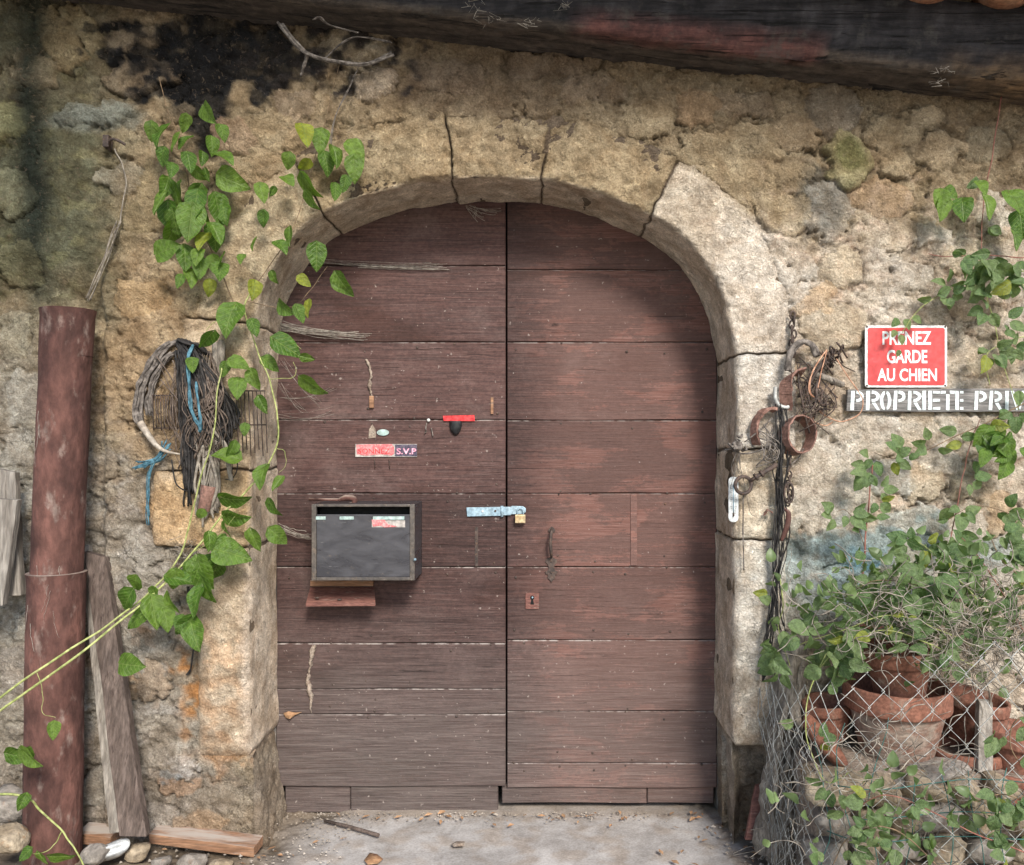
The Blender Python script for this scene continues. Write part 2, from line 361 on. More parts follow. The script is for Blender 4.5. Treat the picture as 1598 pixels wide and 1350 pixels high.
M_MINT = mottle('mint_plastic', (.32, .43, .41), (.40, .49, .46), (.3, .36, .35), 40, (1, 1, 1), .5, .1)
M_PINK = mottle('faded_pink_tape', (.55, .13, .14), (.66, .24, .24), (.6, .45, .4), 30, (1, 1, 1), .6, .2, 120)
M_PINKLIGHT = mottle('pink_lettering', (.72, .30, .42), (.78, .42, .50), None, 60, (1, 1, 1), .6, .0)
M_PLATE = mottle('grey_sticker_backing', (.30, .28, .26), (.42, .38, .35), (.2, .16, .15), 30)
M_NAVY = mottle('dark_sticker', (.06, .05, .085), (.10, .085, .11), (.25, .2, .22), 60)
M_REDTAPE = mottle('bright_red_tape', (.52, .025, .03), (.62, .05, .05), (.35, .02, .03), 60, (1, 1, 1), .5, .2)
M_BLACKP = mottle('black_rubber', (.016, .017, .018), (.03, .03, .032), None, 30, (1, 1, 1), .5, .2)
M_STEEL = mottle('pale_blue_grey_steel', (.22, .32, .39), (.29, .39, .45), (.2, .27, .3), 30, (1, 1, 1), .5, .2, 90, .001, .2, .5)
M_BRASS = mottle('worn_brass', (.42, .30, .15), (.52, .40, .24), None, 40, (1, 1, 1), .42, .1, 90, .001, .35, .5)
M_SIGNRED = mottle('red_sign_enamel', (.50, .024, .028), (.56, .04, .04), (.44, .05, .05), 14, (1, 1, 1), .38, .05, 40, .001, 0, .5, rand=False)
M_WHITE = mottle('old_white_paint', (.66, .65, .62), (.76, .75, .73), (.55, .5, .45), 30, (1, 1, 1), .6, .1, 90, .001)
M_PALE = mottle('yellowed_white_plastic', (.46, .48, .48), (.55, .57, .57), (.4, .38, .34), 30, (1, 1, 1), .5, .1)
M_LETTER = mottle('white_letters', (.76, .76, .75), (.82, .82, .80), None, 40, (1, 1, 1), .5, .0)
M_STENCIL = mottle('stencil_white', (.62, .69, .69), (.74, .79, .78), (.42, .46, .47), 50, (1, 1, 1), .8, .2)
M_SIGNW = mottle('grey_sign_board', (.11, .105, .10), (.22, .205, .195), (.055, .05, .048), 5, (2, 9, 30), .85, .5, 12, .004)
M_BLUE = mottle('faded_blue_twine', (.05, .135, .185), (.09, .20, .255), (.05, .075, .09), 60, (1, 1, 1), .85, .3)
M_BLACKT = mottle('black_string', (.016, .015, .015), (.038, .034, .032), (.07, .06, .055), 40, (1, 1, 1), .8, .4)
M_GREYT = mottle('grey_old_rope', (.10, .085, .075), (.19, .165, .145), (.06, .05, .045), 60, (1, 1, 1), .9, .5)
M_BROWNT = mottle('brown_old_cord', (.085, .062, .048), (.16, .122, .098), (.22, .19, .165), 40, (1, 1, 1), .9, .5)
M_ORANGET = mottle('orange_twine', (.42, .20, .12), (.50, .30, .2), None, 60, (1, 1, 1), .8, .3)
M_HORN = mottle('pale_horn', (.30, .25, .2), (.42, .37, .31), (.2, .16, .13), 18, (1, 1, 1), .55, .2)
M_BARK = mottle('grey_bark', (.16, .135, .11), (.28, .245, .205), (.11, .09, .07), 12, (3, 3, .8), .95, .9, 40, .012)
M_STEMG = mottle('pale_green_stem', (.26, .30, .09), (.36, .38, .15), (.2, .2, .08), 30, (1, 1, 1), .6, .2)
M_STEMB = mottle('brown_stem', (.13, .085, .05), (.22, .15, .09), (.12, .13, .05), 30, (1, 1, 1), .8, .3)
M_STEMR = mottle('reddish_stem', (.18, .06, .045), (.25, .11, .08), None, 30, (1, 1, 1), .7, .2)
M_TWIG = mottle('dead_grey_twigs', (.20, .17, .14), (.33, .29, .24), (.12, .1, .08), 18, (1, 1, 1), .9, .3)
M_WIRE = mottle('dull_galvanised_wire', (.32, .32, .30), (.44, .44, .42), (.15, .13, .11), 12, (1, 1, 1), .6, .1, 60, .001, .25)
M_GWIRE = mottle('green_coated_wire', (.03, .10, .085), (.06, .16, .14), (.1, .15, .13), 20, (1, 1, 1), .6, .1)
M_WEB = mottle('dusty_cobweb', (.30, .27, .23), (.40, .36, .31), None, 30, (1, 1, 1), .95, .1)
M_MUD = mottle('dried_mud', (.20, .15, .115), (.32, .26, .21), (.4, .34, .28), 40, (1, 1, 1), .95, .8, 90, .006)
M_ROCK = mottle('limestone_rubble', (.24, .185, .125), (.36, .295, .215), (.24, .145, .075), 9, (1, 1, 1), .92, .8, 45, .012)
M_ROCKG = mottle('grey_rubble', (.20, .175, .15), (.31, .275, .24), (.21, .15, .11), 9, (1, 1, 1), .92, .8, 45, .012)
M_CHIP = mottle('chips_and_grit', (.22, .18, .14), (.40, .35, .30), (.12, .09, .07), 3, (1, 1, 1), .95, .2, 30)
M_DRYL = mottle('dry_leaf_skin', (.30, .16, .08), (.42, .26, .15), (.2, .1, .06), 12, (1, 1, 1), .8, .4)
M_PLASTIC = mottle('dirty_clear_plastic', (.40, .41, .41), (.52, .53, .53), (.35, .3, .27), 12, (1, 1, 1), .3, .2, 40, .002, 0, .6)
M_LEAFA = leaf_mat('vine_leaf', (.060, .130, .014), (.125, .205, .030), (.19, .26, .08))
M_LEAFB = leaf_mat('bush_leaf', (.085, .150, .055), (.160, .215, .095), (.20, .26, .13), .05)
# ------------------------------------------------------------------ the door opening profile (measured in the door's plane)
YD = 0.304; KD = D0 / (D0 + YD)
DOORPX = [(435,1140),(434,1080),(433,1000),(432,860),(433,740),(434,620),(436,535),(445,482),(468,432),(503,388),(548,360),(600,339),(660,325),(720,318),(790,316),
          (845,319),(910,334),(970,358),(1012,378),(1052,408),(1086,452),(1105,495),(1114,540),(1118,580),(1119,650),(1117,760),(1116,900),(1115,1020),(1113,1124)]
def resample(pts, step):
    pts = np.array(pts); d = np.r_[0, np.cumsum(np.linalg.norm(np.diff(pts, axis=0), axis=1))]
    n = max(2, int(d[-1] / step)); s = np.linspace(0, d[-1], n + 1)
    return np.stack([np.interp(s, d, pts[:, 0]), np.interp(s, d, pts[:, 1])], 1), s
def profile(px, step=.006):
    c = cr([(p.x, p.z, 0) for p in PV(px, YD)], 10); return resample([(v.x, v.y) for v in c], step)
PROF, PS = profile(DOORPX)
OPFRONT = PROF.copy()                       # same in every plane (straight reveals)
PU = CX + PROF[:, 0] / S0; PVV = CY - (PROF[:, 1] - HC) / S0     # in front-plane pixels
def s_at(px, py):                           # arc length at a front-plane pixel
    return PS[np.argmin((PU - px) ** 2 + (PVV - py) ** 2)]
# ------------------------------------------------------------------ relief and colour of the wall, in front-plane photo pixels
def blob(u, v, cx, cy, rx, ry, soft=.6, wob=.35, rot=0, seed=0):
    c, s = math.cos(R(rot)), math.sin(R(rot)); a = (u - cx) * c + (v - cy) * s; b = -(u - cx) * s + (v - cy) * c
    d = np.sqrt((a / rx) ** 2 + (b / ry) ** 2) + wob * fbm(u / 38 + seed, v / 38, 3.3, 3)
    return 1 - sstep(1 - soft / 2, 1 + soft / 2, d)
def crev(u, v):                              # thin open cracks in the render
    f = fbm(u / 58, v / 46, 51, 4, .55); m = sstep(.02, .22, fbm(u / 95, v / 80, 57, 2))
    return np.exp(-(f / .028) ** 2) * m
def rough(u, v, smooth=0.0):
    k = 1 - smooth
    n = .009 * fbm(u / 150, v / 120, 0, 2) + k * (.0050 * fbm(u / 50, v / 38, 2, 3) + .0040 * fbm(u / 17, v / 13, 5, 3))
    bl = np.abs(fbm(u / 30, v / 24, 8, 4, .55)); n = n + k * (.013 * np.sqrt(bl + .004) - .007)          # crumbly nodules with sharp creases
    f1 = fbm(u / 70, v / 52, 12, 5, .55); f2 = fbm(u / 36, v / 30, 16, 5, .55)
    n = n + k * (.0080 * sstep(.02, .06, f1) + .0065 * sstep(.18, .215, f2) - .0080 * sstep(-.30, -.335, f1))   # flaked coats of render
    return n - k * .010 * crev(u, v)
OCH, CREAM, GREY = np.array((.33, .262, .168)), np.array((.58, .50, .41)), np.array((.335, .30, .255))
def lerpc(c, m, col): return c + (np.array(col) - c) * np.asarray(m)[..., None]
def zonecol(u, v):
    n = fbm(u / 90, v / 90, 21, 4); n2 = fbm(u / 30, v / 26, 33, 4); n3 = fbm(u / 200, v / 200, 44, 2)
    c = np.broadcast_to(OCH, u.shape + (3,)).copy()
    c = lerpc(c, sstep(-.2, .6, n) * .5, (.40, .30, .19)); c = lerpc(c, sstep(.0, .6, n2) * .45, (.27, .20, .125))
    rgt = sstep(1010, 1230, u + 60 * n) * sstep(270, 430, v + 60 * n2)
    c = lerpc(c, rgt * .85, CREAM); c = lerpc(c, rgt * sstep(.1, .5, n2) * .5, (.60, .44, .33)); c = lerpc(c, rgt * sstep(.2, .6, n) * .6, (.62, .57, .50))
    lf = sstep(430, 250, u + 50 * n) * sstep(560, 850, v + 50 * n2)
    c = lerpc(c, lf * .9, GREY); c = lerpc(c, lf * sstep(.1, .5, n2) * .5, (.42, .385, .35)); c = lerpc(c, lf * sstep(.3, .6, n) * .5, (.42, .29, .19))
    c = lerpc(c, blob(u, v, 265, 560, 110, 170) * .6, (.46, .33, .205))
    # greenish old plaster at the far left
    gl = sstep(240, 120, u + 30 * n2) * sstep(560, 380, v + 60 * n)
    c = lerpc(c, gl * .92, (.105, .108, .068)); c = lerpc(c, gl * sstep(.1, .5, n2) * .55, (.22, .21, .11))
    strk = np.exp(-((u - 52 - 12 * fbm(v / 120, 1.5, 0, 2)) / 24) ** 2) * sstep(560, 300, v)
    c = lerpc(c, strk * .95, (.028, .034, .026))
    l2 = sstep(90, 20, u) * sstep(440, 640, v); c = lerpc(c, l2 * .7, (.43, .40, .34))
    # soot and stains under the roof; top of wall coloured darker as eave shade
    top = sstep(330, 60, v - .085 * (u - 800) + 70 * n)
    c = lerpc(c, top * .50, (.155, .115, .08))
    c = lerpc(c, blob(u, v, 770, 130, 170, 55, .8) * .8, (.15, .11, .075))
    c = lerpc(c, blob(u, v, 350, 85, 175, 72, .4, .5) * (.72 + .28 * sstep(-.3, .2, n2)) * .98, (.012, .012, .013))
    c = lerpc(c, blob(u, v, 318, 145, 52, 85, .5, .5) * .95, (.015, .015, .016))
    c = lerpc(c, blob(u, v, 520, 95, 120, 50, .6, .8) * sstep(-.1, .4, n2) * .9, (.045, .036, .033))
    c = lerpc(c, blob(u, v, 150, 185, 75, 22, .6) * .8, (.17, .18, .155))
    c = lerpc(c, blob(u, v, 1180, 470, 70, 110) * .75, (.66, .60, .53))
    c = lerpc(c, blob(u, v, 1280, 310, 42, 50, .5, .5) * .8, (.085, .085, .075))
    c = lerpc(c, blob(u, v, 1322, 245, 24, 26, .6) * .85, (.07, .08, .025))
    c = lerpc(c, blob(u, v, 1340, 870, 150, 55, .35, .8) * .75, (.26, .36, .37)); c = lerpc(c, blob(u, v, 1352, 872, 42, 20, .6, .5) * .8, (.11, .30, .40))
    c = lerpc(c, blob(u, v, 1290, 950, 120, 55, .35, .8) * .6, (.34, .41, .41)); c = lerpc(c, blob(u, v, 1540, 860, 50, 26, .8, .5) * .5, (.2, .38, .42))
    c = lerpc(c, blob(u, v, 355, 1085, 75, 110, .8, .5) * sstep(-.35, .35, n2) * .85, (.52, .25, .085)); c = lerpc(c, blob(u, v, 300, 790, 65, 60, .6) * .7, (.60, .38, .18))
    c = lerpc(c, blob(u, v, 1165, 1090, 42, 85, .8) * sstep(-.3, .25, n2) * .75, (.42, .23, .085)); c = lerpc(c, blob(u, v, 400, 1040, 22, 130, .8, .3) * .75, (.66, .60, .54))
    c = lerpc(c, blob(u, v, 1160, 960, 38, 110, .8) * .6, (.66, .62, .57))
    c = lerpc(c, sstep(1130, 1260, v + 30 * n2) * .6, (.23, .185, .145))
    return c
# individual stones showing through the plaster: cx, cy, rx, ry, rotation, colour, proud (m)
BR, TAN, WHT, GRY, BLG, ORG_ = (.30,.19,.11), (.46,.37,.25), (.62,.57,.50), (.27,.255,.225), (.33,.40,.40), (.50,.33,.17)
STONES = [(1088,168,32,27,10,BR,.020),(1254,416,24,24,0,WHT,.018),(1312,416,31,31,0,TAN,.020),(1423,434,32,21,-8,WHT,.018),(1372,311,52,28,8,BR,.014),
 (1289,330,36,46,0,GRY,.012),(1322,250,34,44,0,(.26,.25,.12),.034),(1299,172,40,38,25,(.15,.135,.12),.016),(1274,468,42,17,-38,ORG_,.018),(1296,514,50,40,-10,TAN,.020),
 (1352,672,52,26,0,WHT,.022),(1430,672,36,33,0,(.56,.47,.36),.016),(1496,661,40,20,6,WHT,.022),(1296,758,66,74,0,WHT,.020),(1389,745,35,30,10,(.47,.50,.48),.030),(1441,752,30,33,0,TAN,.014),
 (1424,815,50,25,0,BLG,.018),(1318,856,78,26,-4,BLG,.022),(1467,718,32,26,0,WHT,.016),(1561,801,24,28,0,ORG_,.018),(1520,760,36,24,0,TAN,.016),(1505,830,34,26,0,WHT,.014),
 (1250,905,44,34,0,(.40,.42,.40),.012),(1330,925,42,30,0,BLG,.014),(1405,880,40,34,0,TAN,.016),(1480,905,42,36,0,WHT,.014),(1560,890,36,34,0,(.5,.48,.44),.014),
 (1280,980,50,34,0,GRY,.012),(1205,440,34,30,0,WHT,.010),(1225,330,44,34,0,OCH,.012),(1150,290,52,34,0,OCH,.010),(1180,225,46,28,10,OCH,.014),(1100,235,42,30,0,OCH,.012),
 (1010,190,44,26,0,OCH,.010),(1240,210,38,26,0,(.30,.22,.14),.014),(1395,205,44,26,0,OCH,.016),(1470,235,34,30,0,TAN,.020),(1440,185,30,20,-20,TAN,.018),(1540,225,36,28,0,(.2,.18,.13),.012),
 (1400,260,30,22,0,OCH,.014),(1480,300,34,26,0,TAN,.014),(1545,330,36,28,0,WHT,.014),(1390,370,40,22,0,(.56,.48,.38),.012),(1450,360,30,20,0,WHT,.014),(1510,400,34,26,0,TAN,.014),(1570,440,30,30,0,WHT,.014),
 (1505,470,34,24,0,(.54,.42,.32),.012),(1550,560,40,30,0,TAN,.012),(1500,545,26,22,0,(.56,.46,.36),.012),(1510,600,30,16,0,WHT,.010),(1570,690,34,28,0,WHT,.016),(1545,725,30,16,0,GRY,.016),(1350,700,44,14,0,CREAM,.010),
 (1240,590,22,34,0,TAN,.010),(1270,650,24,24,0,TAN,.012),
 (360,212,38,30,0,(.33,.22,.15),.016),(582,132,38,22,-4,(.40,.33,.26),.034),(555,75,60,30,-12,(.36,.30,.22),.026),(95,65,26,58,-32,(.33,.24,.13),.026),(132,40,20,48,-38,(.36,.28,.16),.020),(60,112,36,26,20,(.25,.19,.12),.018),
 (150,180,62,18,-4,(.20,.21,.18),.022),(12,190,34,24,6,(.36,.34,.17),.030),(215,120,54,26,-8,(.23,.18,.13),.016),(205,60,44,22,-10,(.22,.17,.12),.014),(430,205,40,28,0,OCH,.012),
 (455,160,36,20,0,(.26,.2,.15),.012),(250,290,46,30,0,(.27,.22,.13),.012),(190,280,44,24,0,(.33,.30,.24),.014),(230,340,36,22,0,(.26,.21,.12),.010),(345,320,40,28,0,OCH,.010),(225,465,44,30,0,(.44,.30,.16),.018),(300,470,30,24,0,OCH,.010),
 (20,300,36,40,0,(.26,.25,.16),.012),(25,410,34,36,0,(.25,.23,.13),.014),(10,520,30,34,0,(.42,.38,.28),.014),(30,620,34,40,0,(.47,.44,.38),.016),(15,700,30,26,0,(.40,.37,.32),.014),
 (90,1000,36,40,0,GREY,.012),(20,1050,34,44,0,(.34,.30,.27),.012),(150,1235,38,30,-10,(.36,.34,.30),.030),(160,1180,26,22,0,GREY,.014),(240,1060,26,30,0,(.42,.30,.2),.010),(205,1075,14,20,0,(.50,.34,.2),.012),
 (285,1195,20,14,0,(.48,.44,.41),.016),(265,1210,14,10,0,(.38,.42,.45),.014),(280,1225,30,12,0,(.42,.26,.16),.012),(255,1180,40,20,0,GREY,.010),(240,1280,40,26,0,(.36,.32,.28),.014),(300,1285,46,18,0,(.42,.28,.17),.014),
 (225,990,20,18,0,(.44,.27,.17),.008),(225,1000,40,30,0,GREY,.008),(230,850,34,30,0,GREY,.008),(700,120,60,26,0,(.2,.15,.11),.010),(860,100,70,22,4,(.2,.15,.11),.010),(930,140,50,22,6,(.22,.165,.12),.010),(1160,160,46,22,8,(.22,.16,.11),.014)]
STEP = 3.0
us = np.r_[np.arange(-820, -60, 8.), np.arange(-60, 1680, STEP), np.arange(1680, 2420, 8.)]; vs_ = np.r_[np.arange(-150, -20, 8.), np.arange(-20, 1324, STEP)]
U, V = np.meshgrid(us, vs_); SH = U.shape
wu = 13 * fbm(U / 34, V / 34, 60, 3) + 4 * pn(U / 9, V / 9, 61); wv = 13 * fbm(U / 34, V / 34, 70, 3) + 4 * pn(U / 9, V / 9, 71)
Hh = rough(U, V); Cc = zonecol(U, V); ID = np.zeros(SH, np.int32); best = np.full(SH, 9.0)
# smoother trowelled patches
sm = blob(U, V, 700, 130, 150, 60, .8) * .6 + blob(U, V, 100, 330, 70, 170, .8) * .55 + blob(U, V, 790, 205, 330, 60, .8) * .0
Hh = Hh * (1 - sm) + sm * .004
# extra random rubble, drawn from a loose grid away from the listed stones
lst = list(STONES); rr = random.Random(4)
for gx in range(-280, 1900, 62):
    for gy in range(-50, 1300, 46):
        x, y = gx + rr.uniform(-22, 22), gy + rr.uniform(-16, 16)
        if any(((x - s[0]) / (s[2] + 26)) ** 2 + ((y - s[1]) / (s[3] + 22)) ** 2 < 1 for s in lst): continue
        inside = 385 - 110 < x < 1140 + 70 and y > 190
        rubble = (x > 1215) or (y < 190 + .08 * (x - 800) and x > 480) or (x < 60)
        if inside or rr.random() < (.35 if rubble else .85): continue
        cc = zonecol(np.array([x]), np.array([y]))[0] * rr.uniform(.8, 1.2)
        lst.append((x, y, rr.uniform(17, 34), rr.uniform(13, 24), rr.uniform(-25, 25), tuple(cc), rr.uniform(.006, .018)))
for k, (cx, cy, rx, ry, rot, col, pr) in enumerate(lst):
    ext = max(rx, ry) * 1.6 + 22
    i0, i1 = np.searchsorted(us, [cx - ext, cx + ext]); j0, j1 = np.searchsorted(vs_, [cy - ext, cy + ext])
    if i1 <= i0 or j1 <= j0: continue
    sl_ = (slice(j0, j1), slice(i0, i1)); u, v = U[sl_] + wu[sl_], V[sl_] + wv[sl_]
    c, s = math.cos(R(rot)), math.sin(R(rot)); a = ((u - cx) * c + (v - cy) * s) / rx; b = (-(u - cx) * s + (v - cy) * c) / ry
    d = (np.abs(a) ** 2.8 + np.abs(b) ** 2.8) ** (1 / 2.8)
    ins = (d < 1) & (d < best[sl_]); best[sl_] = np.minimum(best[sl_], d)
    dome = pr * .70 * np.clip(1 - d ** 7, 0, 1) ** .6; tilt = .006 * (a * math.sin(k * 2.1) + b * math.cos(k * 1.3))
    h0 = Hh[sl_]; fc = .8 * np.abs(pn(u / 19 + k, v / 16, k * .7)) + .4 * np.abs(pn(u / 8, v / 8 + k, k * .3)); hs = h0 * .35 + dome + tilt + .007 * fc - .002
    Hh[sl_] = np.where(ins, hs, h0)
    cz = np.array(col) * (1 + .18 * fbm(u / 18 + k, v / 18, k, 3))[..., None]; cz = cz * .50 + Cc[sl_] * .50
    Cc[sl_] = np.where(ins[..., None], cz, Cc[sl_]); ID[sl_] = np.where(ins, k + 1, ID[sl_])
_n, _n2 = fbm(U / 90, V / 90, 21, 4), fbm(U / 30, V / 26, 33, 4)
strk = np.exp(-((U - 52 - 14 * fbm(V / 120, 1.5, 0, 2)) / 26) ** 2) * sstep(540, 260, V); Cc = lerpc(Cc, strk * np.clip(.85 + .3 * _n2, 0, .95), (.022, .028, .021))
Cc = lerpc(Cc, sstep(150, 20, U) * sstep(330, 60, V) * .45 * np.clip(.6 + _n, 0, 1), (.05, .055, .035))
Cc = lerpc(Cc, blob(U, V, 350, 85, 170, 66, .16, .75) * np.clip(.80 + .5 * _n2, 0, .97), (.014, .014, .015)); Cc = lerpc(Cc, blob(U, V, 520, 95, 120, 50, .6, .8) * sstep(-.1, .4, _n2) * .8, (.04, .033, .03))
Cc = Cc * (1 - .45 * crev(U, V))[..., None]
gap = np.exp(-((best - 1.05) / .06) ** 2) * (best > 1)
gs = sstep(-.35, .35, fbm(U / 70, V / 60, 91, 3)); Hh = Hh - .0125 * gap * gs; Cc = Cc * (1 - .30 * gap * gs)[..., None]
# older, set-back wall left of the plaster's edge
edge = sstep(150, 168, U + 5 * fbm(V / 60, 2.2, 0, 3)) ; back = (1 - edge) * sstep(380, 470, V)
Hh = Hh - .05 * back
# distance to the opening, and sinking under the dressed stones
inside = np.zeros(SH, bool); ring_u = np.r_[PU, PU[-1], PU[0]]; ring_v = np.r_[PVV, 1500, 1500]
for a in range(len(ring_u)):
    x1, y1, x2, y2 = ring_u[a], ring_v[a], ring_u[(a + 1) % len(ring_u)], ring_v[(a + 1) % len(ring_u)]
    if y1 == y2: continue
    cnd = ((y1 > V) != (y2 > V)) & (U < (x2 - x1) * (V - y1) / (y2 - y1) + x1); inside ^= cnd
dist = np.full(SH, 999.0); near = np.zeros(SH, np.int32)
for a in range(0, len(PU), 2):
    d = (U - PU[a]) ** 2 + (V - PVV[a]) ** 2; m = d < dist; dist[m] = d[m]; near[m] = a
    if a == 0: dist = d.copy()
dist = np.sqrt(dist)
# dressed stones round the opening: (front joint pixels), front width in px, proud, colour, roughness, jamb?
s_end = PS[-1]
JO = [0, s_at(393, 855), s_at(393, 735), s_at(400, 505), s_at(508, 345), s_at(705, 277), s_at(845, 282), s_at(1010, 348), s_at(1138, 556), s_at(1140, 700), s_at(1139, 841), s_end]
DW = [84, 152, 118, 100, 112, 106, 112, 108, 96, 92, 84]
DCOL = [(.58,.46,.345), (.60,.43,.26), (.57,.455,.33), (.53,.435,.305), (.41,.32,.20), (.40,.32,.21), (.42,.33,.21), (.64,.56,.47), (.70,.66,.60), (.62,.53,.41), (.65,.59,.51)]
DJAMB = [1, 1, .6, .35, 0, 0, 0, .35, 1, 1, 1]
wid = np.zeros(len(PS))
for k in range(11): wid[(PS >= JO[k]) & (PS <= JO[k + 1])] = DW[k]
under = (~inside) & (dist < wid[near] - 12) & (V < 1180)
Hh = np.where(under, np.minimum(Hh, 0) - .05 * sstep(0, 14, wid[near] - 12 - dist), Hh)
rightfoot = sstep(1085, 1100, U) * sstep(1215, 1200, U) * sstep(1160, 1172, V); Hh = Hh - .15 * rightfoot
hole = inside | (dist < 26) & (V < 1180)
X = (U - CX) * S0; Z = HC - (V - CY) * S0
wall = thing('stone_wall', 'old rubble and plaster wall around the arched wooden door', 'wall', (0, 0, 0))
Vx = np.stack([X.ravel(), -Hh.ravel(), Z.ravel()], 1); Fq = gridfaces(SH[1], SH[0])
hf = hole.ravel()[Fq].all(1); Fq = Fq[~hf]; fid = ID.ravel()[Fq[:, 0]]; colf = Cc.reshape(-1, 3)
und = under.ravel()[Fq].all(1)
for k in np.unique(fid):
    sel = Fq[fid == k]
    if k > 0 and len(sel) < 30:
        fid[fid == k] = 0
for k in np.unique(fid):
    sel = Fq[fid == k]; uq, inv = np.unique(sel, return_inverse=True)
    npmesh('mortar_face' if k == 0 else 'stone', Vx[uq], inv.reshape(-1, 4), M_WALL, wall, colf[uq])
# solid body behind the face (a frame round the opening)
bx = MB(); xl, xr, zt = X.min(), X.max(), Z.max()
bx.box(xl, P(300, 0).x, .22, .45, 0, zt).box(P(1215, 0).x, xr, .22, .45, 0, zt).box(P(300, 0).x, P(1215, 0).x, .22, .45, P(0, 180).z, zt)
bx.build('wall_core', M_ROCKG, wall)
# dressed stones
def sweep(name, prof, ps, a, b, wpx, h0, amp, jamb, col, foot=(0, 0), seed=0, gap=.0035, ridge=.012, joints=(None, None), base=True):
    wd = wpx * S0; s = np.arange(a + gap, b - gap, .0065); s = np.r_[s, b - gap]
    px_, pz_ = np.interp(s, ps, prof[:, 0]), np.interp(s, ps, prof[:, 1])
    tx, tz = np.gradient(px_, s), np.gradient(pz_, s); ln = np.hypot(tx, tz) + 1e-9; tx, tz = tx / ln, tz / ln
    k = np.ones(9) / 9; 
    nx, nz = -tz, tx
    r = ridge; offs, ys, fr = [], [], []
    for o in np.arange(wd + .015, r, -.0075): offs.append(o); ys.append(0.0); fr.append(0.0)
    for t in np.linspace(0, math.pi / 2, 6): offs.append(r - r * math.sin(t)); ys.append(r - r * math.cos(t)); fr.append(t / (math.pi / 2))
    for y in np.arange(r + .008, .299, .009): offs.append(0.0); ys.append(y); fr.append(1.0)
    offs.append(0.); ys.append(.300); fr.append(1.0)
    offs, ys, fr = map(np.array, (offs, ys, fr))
    SS, OO = np.meshgrid(s, offs, indexing='ij'); YY = np.broadcast_to(ys, SS.shape); FR = np.broadcast_to(fr, SS.shape)
    bx_, bz_ = px_[:, None] + nx[:, None] * OO, pz_[:, None] + nz[:, None] * OO
    u, v = CX + bx_ / S0, CY - (bz_ - HC) / S0
    hgt = (rough(u, v, .45) * .6 + h0 if jamb >= 1 else rough(u, v, .5 if jamb > .3 else .1) + (.005 if jamb < .3 and base else h0)) + (amp if jamb >= 1 else amp * .4) * fbm(u / 11 + seed, v / 11, YY * 30, 3) + (amp if jamb >= 1 else amp * .3) * .8 * fbm(u / 30 + seed, v / 30, YY * 14, 2)
    jx = jz = 0
    hrev = .45 * amp * fbm(SS * 22, YY * 22, seed + 3.7, 3) + .006 * fbm(SS * 6, YY * 6, seed, 2)
    # rounded arris all round
    e = np.minimum(SS - s[0], s[-1] - SS); er = .011 if jamb >= 1 else .007; drop = np.where(e < er, er - np.sqrt(np.clip(er ** 2 - (er - e) ** 2, 0, None)), 0)
    for end, rad in ((0, foot[0]), (1, foot[1])):
        if rad:
            e2 = (SS - s[0]) if end == 0 else (s[-1] - SS); drop = np.maximum(drop, np.where(e2 < rad, rad - np.sqrt(np.clip(rad ** 2 - (rad - e2) ** 2, 0, None)), 0))
    eo = (OO - wd) ; wob = .010 * fbm(SS * 30, seed + .5, 0, 3)
    if jamb >= 1: outd = np.where(OO > wd - .016, .055 * np.clip((OO - (wd - .016) + wob * .5) / .03, 0, 1) ** 1.5, 0)
    else: outd = .020 * np.clip((OO - (wd - .07) + wob * 3) / .085, 0, 1) ** 1.3
    for end, bk in ((0, joints[0]), (1, joints[1])):
        if bk is None: continue
        fall = np.clip(1 - ((SS - s[0]) if end == 0 else (s[-1] - SS)) / .05, 0, 1); sh = .009 * fbm(OO * 11 + bk * 7.7, YY * 9, bk * 1.3, 3) * fall
        px_sh, pz_sh = np.gradient(px_, s)[:, None] * sh, np.gradient(pz_, s)[:, None] * sh
        jx, jz = jx + px_sh, jz + pz_sh
    fdisp = hgt - drop - outd; rdisp = hrev - drop * .8
    Y = YY - fdisp * (1 - FR); o2 = OO - rdisp * FR
    vx = px_[:, None] + nx[:, None] * o2 + jx; vz = pz_[:, None] + nz[:, None] * o2 + jz
    Vt = np.stack([vx, Y, vz], -1)
    cz = zonecol(u, v); own = np.array(col) * (1 + .22 * fbm(u / 24 + seed, v / 24, seed, 3))[..., None]
    wo_ = .62 if jamb >= 1 else (.62 if jamb > .3 else .40) * np.clip((wd - OO) / .05, 0, 1)[..., None]
    c = cz * (1 - wo_) + own * wo_
    fc_ = .8 if name != 'foundation' else .1
    c = c * (1 - FR[..., None] * fc_) + np.array((.68, .565, .445)) * (1 + .16 * fbm(SS * 9, YY * 9, seed, 3))[..., None] * (FR[..., None] * fc_)
    c = c * (1 - .45 * np.clip(drop / er, 0, 1))[..., None] if not (foot[0] or foot[1]) else c
    ns, no = SS.shape
    for end in (0, 1):                                        # close the ends with faces that turn into the wall
        row = Vt[0 if end == 0 else -1].copy(); q = row.copy(); q[:, 0] = row[:, 0] * .35 + .65 * row[:, 0].mean(); q[:, 1] = row[:, 1] * .5 + .11
        q[:, 2] = row[:, 2] * .35 + .65 * row[:, 2].mean()
        cc = c[0 if end == 0 else -1][None] * .8
        if end == 0: Vt = np.concatenate([q[None], Vt]); c = np.concatenate([cc, c])
        else: Vt = np.concatenate([Vt, q[None]]); c = np.concatenate([c, cc])
    return npmesh(name, Vt.reshape(-1, 3), gridfaces(no, ns + 2)[:, ::-1], M_WALL, wall, c.reshape(-1, 3))
NAMES = ['jamb_stone', 'jamb_stone', 'jamb_stone', 'arch_stone', 'arch_stone', 'keystone', 'arch_stone', 'arch_stone', 'jamb_stone', 'jamb_stone', 'jamb_stone']
